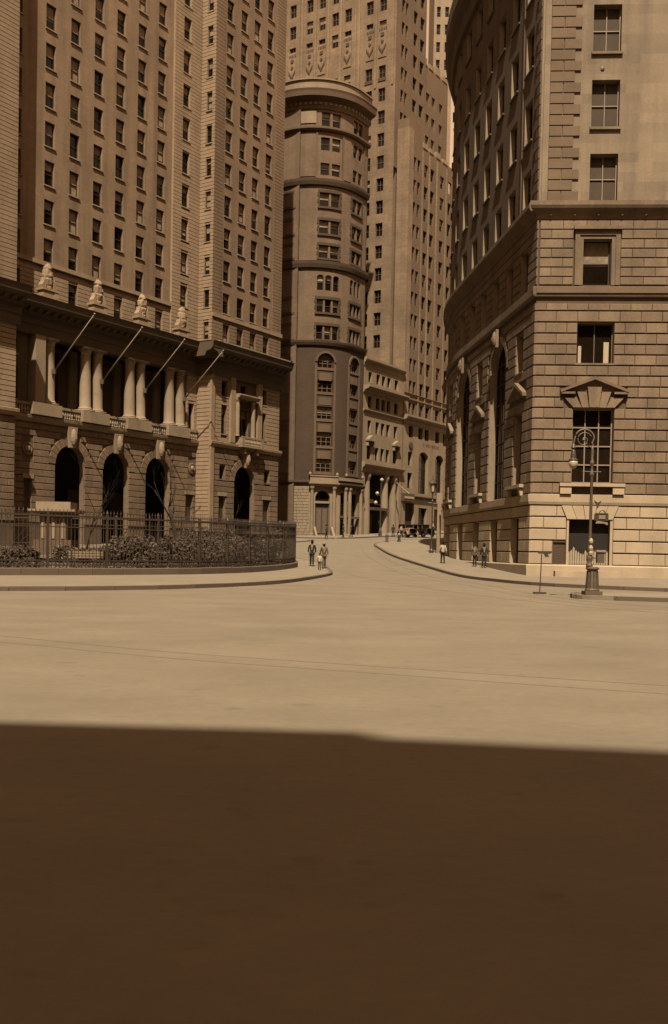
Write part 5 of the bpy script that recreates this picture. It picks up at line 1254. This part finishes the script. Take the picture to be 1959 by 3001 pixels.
# ================================================================== street furniture
def crook_lamp():
    t = thing('crook_lamp_post', 'ornate iron crook lamp post with white globe beside the corner building door', 'street lamp', (9.46, 36.2, .15), 0)
    b = MB(); b.box(-.31, .31, -.31, .31, 0, .14)
    b.lathe([(.27, .14), (.27, .2), (.235, .24), (.225, .5), (.19, .86), (.19, .9), (.25, .95), (.25, .99), (.14, 1.04)], 12); b.build('base', 'iron_worn', t)
    for k in range(12): a = k * math.pi / 6; MB().tube([(.235 * math.cos(a), .235 * math.sin(a), .24), (.195 * math.cos(a), .195 * math.sin(a), .88)], .02, 5).build('flute', 'iron', t)
    MB().lathe([(.12, 1.0), (.13, 1.1), (.08, 1.16), (.11, 1.28), (.12, 1.4), (.075, 1.48), (.075, 1.52), (.10, 1.56), (.095, 1.75), (.06, 1.95), (.055, 2.4), (.055, 4.3), (.07, 4.34), (.10, 4.42), (.05, 4.5), (.05, 4.72), (.085, 4.78), (.085, 4.85), (.045, 4.95), (.06, 5.2), (.05, 5.32), (.04, 5.45)], 12, (-.12, 0, 0)).build('pole', 'iron_worn', t, smooth=True)
    for v in t.children:
        if v.name.startswith('pole'): v.location.x = .0
    cx, cz, r = -.42, 5.62, .36
    arc = [(-.12, 0, 5.4)] + [(-.12 - .02 * i, 0, 5.5 + .06 * i) for i in range(2)] + [(cx + r * math.cos(a), 0, cz + .06 + r * math.sin(a)) for a in [math.pi * (.05 + .95 * i / 10) for i in range(11)]] + [(cx - r - .03, 0, 5.55), (cx - r - .03, 0, 5.48)]
    MB().tube(arc, .032, 8).build('crook', 'iron_worn', t, smooth=True)
    spi = [(cx - .02 + (.30 - .0125 * i) * math.cos(.5 + i * .42), 0, cz + .03 + (.30 - .0125 * i) * math.sin(.5 + i * .42)) for i in range(24)]
    MB().tube(spi, .02, 6).build('scroll', 'iron_worn', t); MB().lathe([(.02, -.06), (.06, 0), (.02, .06)], 8, (cx - .03, 0, cz + .03)).build('rosette', 'iron_worn', t)
    MB().tube([(-.12, 0, 5.35), (-.3, 0, 5.45), (-.36, 0, 5.62)], .018, 6).build('brace', 'iron', t); MB().tube([(-.46, 0, 4.5), (.22, 0, 4.5)], .018, 6).build('ladder_bar', 'iron', t)
    lx = cx - r - .03
    MB().lathe([(.03, 5.52), (.06, 5.46), (.10, 5.36), (.045, 5.3), (.08, 5.24), (.10, 5.12), (.11, 4.98), (.17, 4.92), (.17, 4.88)], 12, (lx, 0, 0)).build('lamp_hood', 'iron', t)
    MB().lathe([(.155, 4.89), (.165, 4.80), (.145, 4.70), (.09, 4.62), (.02, 4.59)], 16, (lx, 0, 0)).build('globe', 'globe', t, smooth=True)
    sg = MB(); sg.box(.02, .52, -.05, .05, 2.72, 2.95); sg.box(.05, .5, -.06, .06, 2.95, 3.0); a = sg.build('signal_box', 'iron', t)
    MB().tube([(.3 + .1 * math.cos(q), 0, 3.0 + .1 * math.sin(q)) for q in [math.pi * i / 8 for i in range(9)]], .02, 6).build('signal_loop', 'iron', t); MB().box(.16, .4, -.07, -.06, 2.78, 2.92).build('signal_plate', 'frame_light', t)
    MB().prism([(.06, 2.62), (.36, 2.62), (.5, 2.56), (.5, 2.66), (.1, 2.72)], -.04, .04).build('signal_bracket', 'frame_light', t)
    MB().prism([(-.02, 3.46), (.07, 3.3), (.12, 3.16), (.19, 3.3), (.26, 3.45), (.12, 3.38)], -.03, .03).build('eagle', 'iron', t)
    for k, z in enumerate((1.95, 1.70, 1.52)): MB().lathe([(.01, -.13), (.075, -.05), (.085, .02), (.05, .1), (.01, .13)], 8, (-.1, -.07, z)).build('plate', 'white_paint', t)
    m = thing('fire_alarm_box', 'small hooded metal box fixed to the crook lamp post', 'box', (9.72, 36.15, 1.3), 0)
    MB().box(-.13, .13, -.09, .09, .02, .42).build('body', 'iron_worn', m); MB().prism([(-.18, .42), (.18, .42), (.16, .50), (-.16, .50)], -.13, .13).build('hood', 'frame_light', m); MB().box(-.14, -.1, -.04, .04, .1, .3).build('bracket', 'iron', m); MB().box(-.3, -.13, -.02, .02, .18, .22).build('arm', 'iron', m)
crook_lamp()
sg = thing('street_sign', 'small pole sign on a flat iron base beside the kerb', 'sign', (8.34, 40, 0), 0)
MB().box(-.24, .24, -.16, .16, .0, .07).build('base', 'iron', sg); MB().tube([(0, 0, .07), (.04, 0, 1.6)], .022, 6).build('pole', 'iron', sg)
MB().prism([(-.10, 1.62), (.38, 1.62), (.45, 1.68), (.2, 1.72), (-.14, 1.74)], -.02, .02).build('arm', 'iron', sg); MB().prism([(.08, 1.68), (.26, 1.68), (.34, 1.5), (.2, 1.48)], -.015, .015).build('flag_plate', 'iron', sg)
def lantern(x, y, z0, h, lab):
    t = thing('lantern_lamp', lab, 'street lamp', (x, y, z0), 0)
    MB().lathe([(.22, 0), (.22, .3), (.14, .45), (.10, .9), (.07, 1.2), (.06, h - 2.2), (.12, h - 2.05), (.06, h - 1.9), (.08, h - 1.3), (.2, h - 1.15)], 10).build('pole', 'iron', t)
    MB().tube([(-.4, 0, h - 2.2), (.75, 0, h - 2.35)], .05, 6).build('ladder_bar', 'iron', t)
    MB().lathe([(.20, h - 1.15), (.30, h - .35), (.30, h - .33)], 6).build('glass', 'globe', t)
    for k in range(6): a = k * math.pi / 3; MB().tube([(.21 * math.cos(a), .21 * math.sin(a), h - 1.15), (.31 * math.cos(a), .31 * math.sin(a), h - .33)], .03, 4).build('bar', 'iron', t)
    MB().lathe([(.42, h - .35), (.38, h - .28), (.26, h - .12), (.12, h), (.1, h + .08), (.03, h + .2), (.03, h + .45)], 8).build('cap', 'iron', t)
lantern(9.35, 95.5, hY(95.5) + .1, 7.1, 'old iron street lantern in front of the pale shaft standing in for a sunlit porch face')
wp = thing('lit_porch_face', 'pale shaft with wider head added in place of a sunlit porch face at the bend of the pavement', 'post', (9.98, 95.2, hY(95.2)), 0)  # stands in for a sunlit porch face, its brightness put into pale stone
MB().box(-.19, .19, -.19, .19, 0, 4.9).build('shaft', 'pale_stone', wp); MB().box(-.3, .3, -.2, .2, 4.9, 5.95).build('head', 'pale_stone', wp); MB().box(-.24, .24, -.22, .22, 0, .3).build('foot', 'pale_stone', wp)
def bollard(x, y, lab, cap):
    z = hY(y) + .16
    t = thing('hydrant', lab, 'hydrant', (x, y, z), 0, 'hydrants on the far pavement corner')
    MB().lathe([(.24, 0), (.24, .12), (.17, .16), (.16, .7), (.2, .74), (.2, .8)], 10).build('body', 'iron_worn' if not cap else 'iron', t); MB().lathe([(.2, .8), (.2, .9), (.12, 1.02), (.03, 1.08)], 10).build('cap', 'frame_light' if cap else 'iron_worn', t)
    for s in (-1, 1): MB().tube([(0, 0, .55), (s * .27, 0, .55)], .07, 8).build('outlet', 'iron', t)
bollard(6.3, 119.5, 'grey hydrant at the tip of the far pavement', False); bollard(7.9, 121.5, 'pale capped hydrant on the far pavement, nearer the parked cars', True)
lp = street(55.6, 4.0)
t = thing('twin_lamp', 'slender street lamp with white globes before the round cornered building', 'street lamp', (lp.x, lp.y, hY(lp.y) + .1), 0)
MB().lathe([(.25, 0), (.22, .8), (.1, 1.2), (.08, 7.4), (.04, 7.9)], 10).build('pole', 'iron', t)
for z, dx in ((7.9, .1), (6.0, -.5), (4.7, -.7)): MB().lathe([(.02, -.3), (.26, -.1), (.26, .12), (.05, .3)], 10, (dx, 0, z)).build('globe', 'globe', t, smooth=True); MB().tube([(0, 0, z - .3), (dx, 0, z - .2)], .04, 5).build('arm', 'iron', t)

# ================================================================== motor cars
def car(x, y, rz, lab, top=True, paint='car_paint', grp='cars in the far street'):
    t = thing('motor_car', lab, 'car', (x, y, hY(y)), rz, grp)
    b = MB(); b.prism([(-1.9, .5), (1.75, .5), (1.8, .75), (1.75, 1.1), (.75, 1.18), (.6, 1.25), (-1.75, 1.25), (-1.95, 1.0)], -.68, .68); b.build('body', paint, t)
    h = MB(); h.prism([(.7, 1.1), (1.78, 1.02), (1.78, 1.16), (.72, 1.32)], -.5, .5); h.build('bonnet', paint, t)
    MB().box(1.76, 1.86, -.38, .38, .55, 1.22).build('radiator', 'chrome', t)
    for sx in (-1.25, 1.2):
        for sy in (-.7, .7):
            w = MB(); w.lathe([(.2, -.07), (.37, -.07), (.40, -.04), (.40, .04), (.37, .07), (.2, .07)], 16)
            wo = w.build('wheel', 'tyre', t, (sx, sy, .40)); wo.rotation_euler = (math.pi / 2, 0, 0)
            inst('rim', cached('rim', lambda: MB().lathe([(.21, -.05), (.21, .05), (.06, .08), (.02, .1)], 12).mesh('rim', 'frame_light')), wo)
    for sx, x0, x1 in ((1.2, .55, 1.75), (-1.25, -1.8, -.65)):
        for sy in (-.72, .72):
            f = MB(); pts = [(sx + .55 * math.cos(a), .42 + .5 * math.sin(a)) for a in [math.pi * (i / 8) for i in range(9)]]
            for p, q in zip(pts, pts[1:]): f.prism([p, q, (q[0], q[1] - .05), (p[0], p[1] - .05)], sy - .16, sy + .16)
            f.build('mudguard', paint, t)
    for sy in (-.45, .45): MB().lathe([(.02, 0), (.12, .03), (.15, .16), (.15, .18)], 10, (0, 0, 0)).build('headlight', 'chrome', t, (1.74, sy, 1.0)).rotation_euler = (0, math.pi / 2, 0)
    for sy in (-.78, .78): MB().box(-.7, .6, sy - .12, sy + .12, .42, .47).build('running_board', paint, t)
    ws = MB(); ws.box(.55, .6, -.62, .62, 1.2, 1.25); ws.box(.5, .55, -.62, -.58, 1.25, 1.75); ws.box(.5, .55, .58, .62, 1.25, 1.75); ws.box(.5, .55, -.62, .62, 1.72, 1.77); ws.build('windscreen_frame', 'frame_light', t); MB().box(.52, .53, -.58, .58, 1.25, 1.72).build('windscreen', 'glass', t)
    if top:
        c = MB(); c.prism([(.6, 1.76), (.62, 1.82), (-1.6, 1.9), (-1.8, 1.78), (-1.85, 1.25), (-1.75, 1.25), (-1.65, 1.74)], -.66, .66); c.build('canvas_top', 'canvas', t)
    for sx in (-.55,): MB().box(sx - .02, sx + .02, -.66, .66, 1.25, 1.8).build('top_stay', 'frame_light', t)
    return t
q = street(60.3, 6.6)
car(10.3, 143.0 - 3.0, R(-70), 'pale vintage car parked before the white bank, nearer the round tower', True, 'car_pale')
car(12.6, 142.0 - 1.2, R(-62), 'dark open touring car parked before the white bank', True)
car(16.2, 127.5, R(58), 'dark car seen from behind in the shade of the corner building', True)

# ================================================================== people
def person(x, y, face, h, lab, suit='suit_dark', legs_m='suit_dark', hat='hat', step=.12, arms=(.12, -.1), shirt=True, skirt=False, grp='pedestrians', z=None, hatm='suit_dark'):
    """one skinned figure; face = heading of the gaze in degrees (0 = away from the camera, 180 = to the camera)"""
    s = h / 1.75; P = []
    def V_(a, b, c): return (a * s, b * s, c * s)
    def skin(name, pts, edges, rad, matn, parent=None, sub=1):
        me = bpy.data.meshes.new(name); me.from_pydata([V_(*p) for p in pts], edges, []); me.update()
        o = bpy.data.objects.new(name, me); COL.objects.link(o); me.materials.append(M[matn])
        sk = o.modifiers.new('skin', 'SKIN'); sk.use_smooth_shade = True
        for i, r in enumerate(rad):
            v = me.skin_vertices[0].data[i]; r = r if hasattr(r, '__len__') else (r, r); v.radius = (r[0] * s, r[1] * s); v.use_root = (i == 0)
        if sub: sd = o.modifiers.new('sub', 'SUBSURF'); sd.levels = sub; sd.render_levels = sub
        if parent: o.parent = parent
        return o
    st = step
    B = [(0, 0, .95), (0, 0, 1.15), (0, 0.0, 1.38), (0, 0, 1.50), (0, .01, 1.60), (0, .0, 1.70),
         (-.17, 0, 1.42), (-.24, arms[0] * .4, 1.18), (-.25, arms[0], .95), (-.25, arms[0] * 1.1 + .01, .87), (.17, 0, 1.42), (.24, arms[1] * .4, 1.18), (.25, arms[1], .95), (.25, arms[1] * 1.1 + .01, .87),
         (-.09, 0, .90), (-.095, st * .5 + .02, .50), (-.10, st, .09), (-.10, st + .15, .04), (.09, 0, .90), (.095, -st * .4 + .02, .50), (.10, -st, .09), (.10, -st + .15, .04)]
    E = [(0, 1), (1, 2), (2, 3), (3, 4), (4, 5), (2, 6), (6, 7), (7, 8), (8, 9), (2, 10), (10, 11), (11, 12), (12, 13), (0, 14), (14, 15), (15, 16), (16, 17), (0, 18), (18, 19), (19, 20), (20, 21)]
    Rr = [(.14, .10), (.13, .10), (.15, .10), .055, (.078, .095), (.07, .085), .06, .045, .034, (.04, .022), .06, .045, .034, (.04, .022), .09, .06, .042, (.04, .03), .09, .06, .042, (.04, .03)]
    for side, hb in ((-1, 9), (1, 13)):      # four fingers and a thumb, slightly curled
        hx, hy, hz = B[hb]
        for k in range(4):
            n0 = len(B); B.append((hx + side * .005, hy - .027 + .018 * k, hz - .05)); B.append((hx - side * .012, hy - .027 + .018 * k, hz - .085 + .008 * abs(k - 1))); E += [(hb, n0), (n0, n0 + 1)]; Rr += [.009, .008]
        n0 = len(B); B.append((hx - side * .015, hy + .045, hz - .015)); E.append((hb, n0)); Rr.append(.009)
    o = skin('person', B, E, Rr, 'skin')
    zz = (hY(y) + .15) if z is None else z
    o.location = (x, y, zz); o.rotation_euler = (0, 0, R(face)); o['label'] = lab; o['category'] = 'person'; o['group'] = grp
    jk = skin('jacket', [(0, 0, .80), (0, 0, .95), (0, 0, 1.15), (0, 0, 1.38), (0, 0, 1.46), (-.17, 0, 1.42), (-.24, arms[0] * .4, 1.18), (-.25, arms[0], .94), (.17, 0, 1.42), (.24, arms[1] * .4, 1.18), (.25, arms[1], .94)],
              [(0, 1), (1, 2), (2, 3), (3, 4), (3, 5), (5, 6), (6, 7), (3, 8), (8, 9), (9, 10)], [(.18, .125), (.17, .125), (.155, .12), (.175, .12), (.09, .08), .08, .064, .052, .08, .064, .052], suit, o)
    if skirt: MB().lathe([(.17, .95), (.2, .8), (.24, .42), (.23, .40)], 12, sy=.8).build('skirt', legs_m, o); [setattr(c, 'scale', (s, s, s)) for c in o.children if c.name.startswith('skirt')]
    else: skin('trousers', [(0, 0, .96), (-.09, 0, .88), (-.095, st * .5 + .02, .50), (-.10, st, .10), (.09, 0, .88), (.095, -st * .4 + .02, .50), (.10, -st, .10)], [(0, 1), (1, 2), (2, 3), (0, 4), (4, 5), (5, 6)], [(.15, .115), .105, .08, .065, .105, .08, .065], legs_m, o)
    for sx, sy in ((-.10, st), (.10, -st)):
        q_ = MB(); q_.prism([(-.07, 0), (.19, 0), (.20, .05), (.08, .10), (-.06, .12)], -.05, .05, m=lambda a, b, c: (b, a, c)); b_ = q_.build('shoe', 'suit_dark', o, (sx * s, sy * s, .0)); b_.scale = (s, s, s)
    # face: nose, eyes, mouth, ears; hair; hat
    fm_ = MB(); fm_.prism([(-.012, 1.60), (.012, 1.60), (.006, 1.645), (-.006, 1.645)], .09, .118); [fm_.box(sx - .02, sx + .02, -.012, .012, 1.58, 1.65) for sx in (-.085, .085)]
    c_ = fm_.build('face_features', 'skin', o); c_.scale = (s, s, s)
    fd = MB(); [fd.box(sx - .014, sx + .014, .088, .097, 1.640, 1.652) for sx in (-.032, .032)]; fd.box(-.026, .026, .086, .095, 1.568, 1.576); c_ = fd.build('eyes_and_mouth', 'suit_dark', o); c_.scale = (s, s, s)
    hr = MB().lathe([(.083, 1.62), (.09, 1.68), (.085, 1.74), (.06, 1.775), (.01, 1.785)], 12, (0, -.012, 0), 1, 1.15); c_ = hr.build('hair', 'suit_dark', o, smooth=True); c_.scale = (s, s, s)
    if hat == 'hat': hh = MB().lathe([(.17, 1.70), (.175, 1.71), (.10, 1.715), (.098, 1.80), (.09, 1.82), (.02, 1.815)], 14, sy=1.12)
    elif hat == 'boater': hh = MB().lathe([(.18, 1.705), (.18, 1.715), (.10, 1.718), (.10, 1.79), (.02, 1.795)], 14, sy=1.1)
    else: hh = None
    if hh: c_ = hh.build('hat', hatm, o); c_.scale = (s, s, s)
    if shirt:
        q_ = MB(); q_.prism([(-.055, 1.44), (.055, 1.44), (.03, 1.15), (-.03, 1.15)], .108, .128); c_ = q_.build('shirt_front', 'shirt', o); c_.scale = (s, s, s)
        q_ = MB(); q_.prism([(-.012, 1.43), (.012, 1.43), (.018, 1.2), (-.018, 1.2)], .128, .136); c_ = q_.build('necktie', 'suit_dark', o); c_.scale = (s, s, s)
    return o
person(-1.60, 70.6, 176, 1.82, 'man in dark suit and white shirt walking past the railing corner', step=.16, arms=(-.05, .12))
person(-.72, 68.2, 190, 1.74, 'person in pale jacket and grey trousers walking beside the man in the dark suit', suit='cloth_mid', legs_m='cloth_mid', step=-.15, arms=(.1, -.08), hat='boater', hatm='straw')
pb = person(-.98, 66.0, 182, 1.1, 'small boy in a pale shirt walking in front of the couple', suit='shirt', legs_m='cloth_mid', step=.1, hat=None, shirt=False)
person(8.55, 78.0, 10, 1.70, 'lone person in white shirt and dark trousers on the pavement by the basement windows', suit='shirt', legs_m='suit_dark', step=.1, shirt=False)
person(11.05, 73.0, 178, 1.76, 'man in dark suit and hat standing by the basement wall', step=.03)
person(10.55, 74.3, 160, 1.66, 'person in dark clothes close behind the man in the hat', suit='cloth_mid', step=.05, hat=None)
a = street(46.5, 3.6); person(a.x, a.y, 120, 1.75, 'dark clad pedestrian by the rough stone wall of the round tower', step=.15, grp='distant pedestrians', shirt=False)
a = street(49.0, 3.3); person(a.x, a.y, 100, 1.72, 'pedestrian striding past the round tower steps', step=.2, grp='distant pedestrians', shirt=False)
a = street(57.8, 6.2); person(a.x, a.y, 60, 1.76, 'person in white shirt crossing before the white bank columns', suit='shirt', step=.22, grp='distant pedestrians', shirt=False, z=hY(a.y))
a = street(57.2, 5.2); person(a.x, a.y, 200, 1.70, 'dark clad walker beside the white shirted one', step=.2, grp='distant pedestrians', shirt=False, z=hY(a.y))
a = street(74.5, 2.6); person(a.x, a.y, 240, 1.72, 'white shirted person at the skyscraper doorway', suit='shirt', step=.1, grp='distant pedestrians', shirt=False)
a = street(41.8, 4.0); person(a.x, a.y, 90, 1.72, 'dark clad pedestrian half hidden behind the railing corner', step=.15, grp='distant pedestrians', shirt=False)
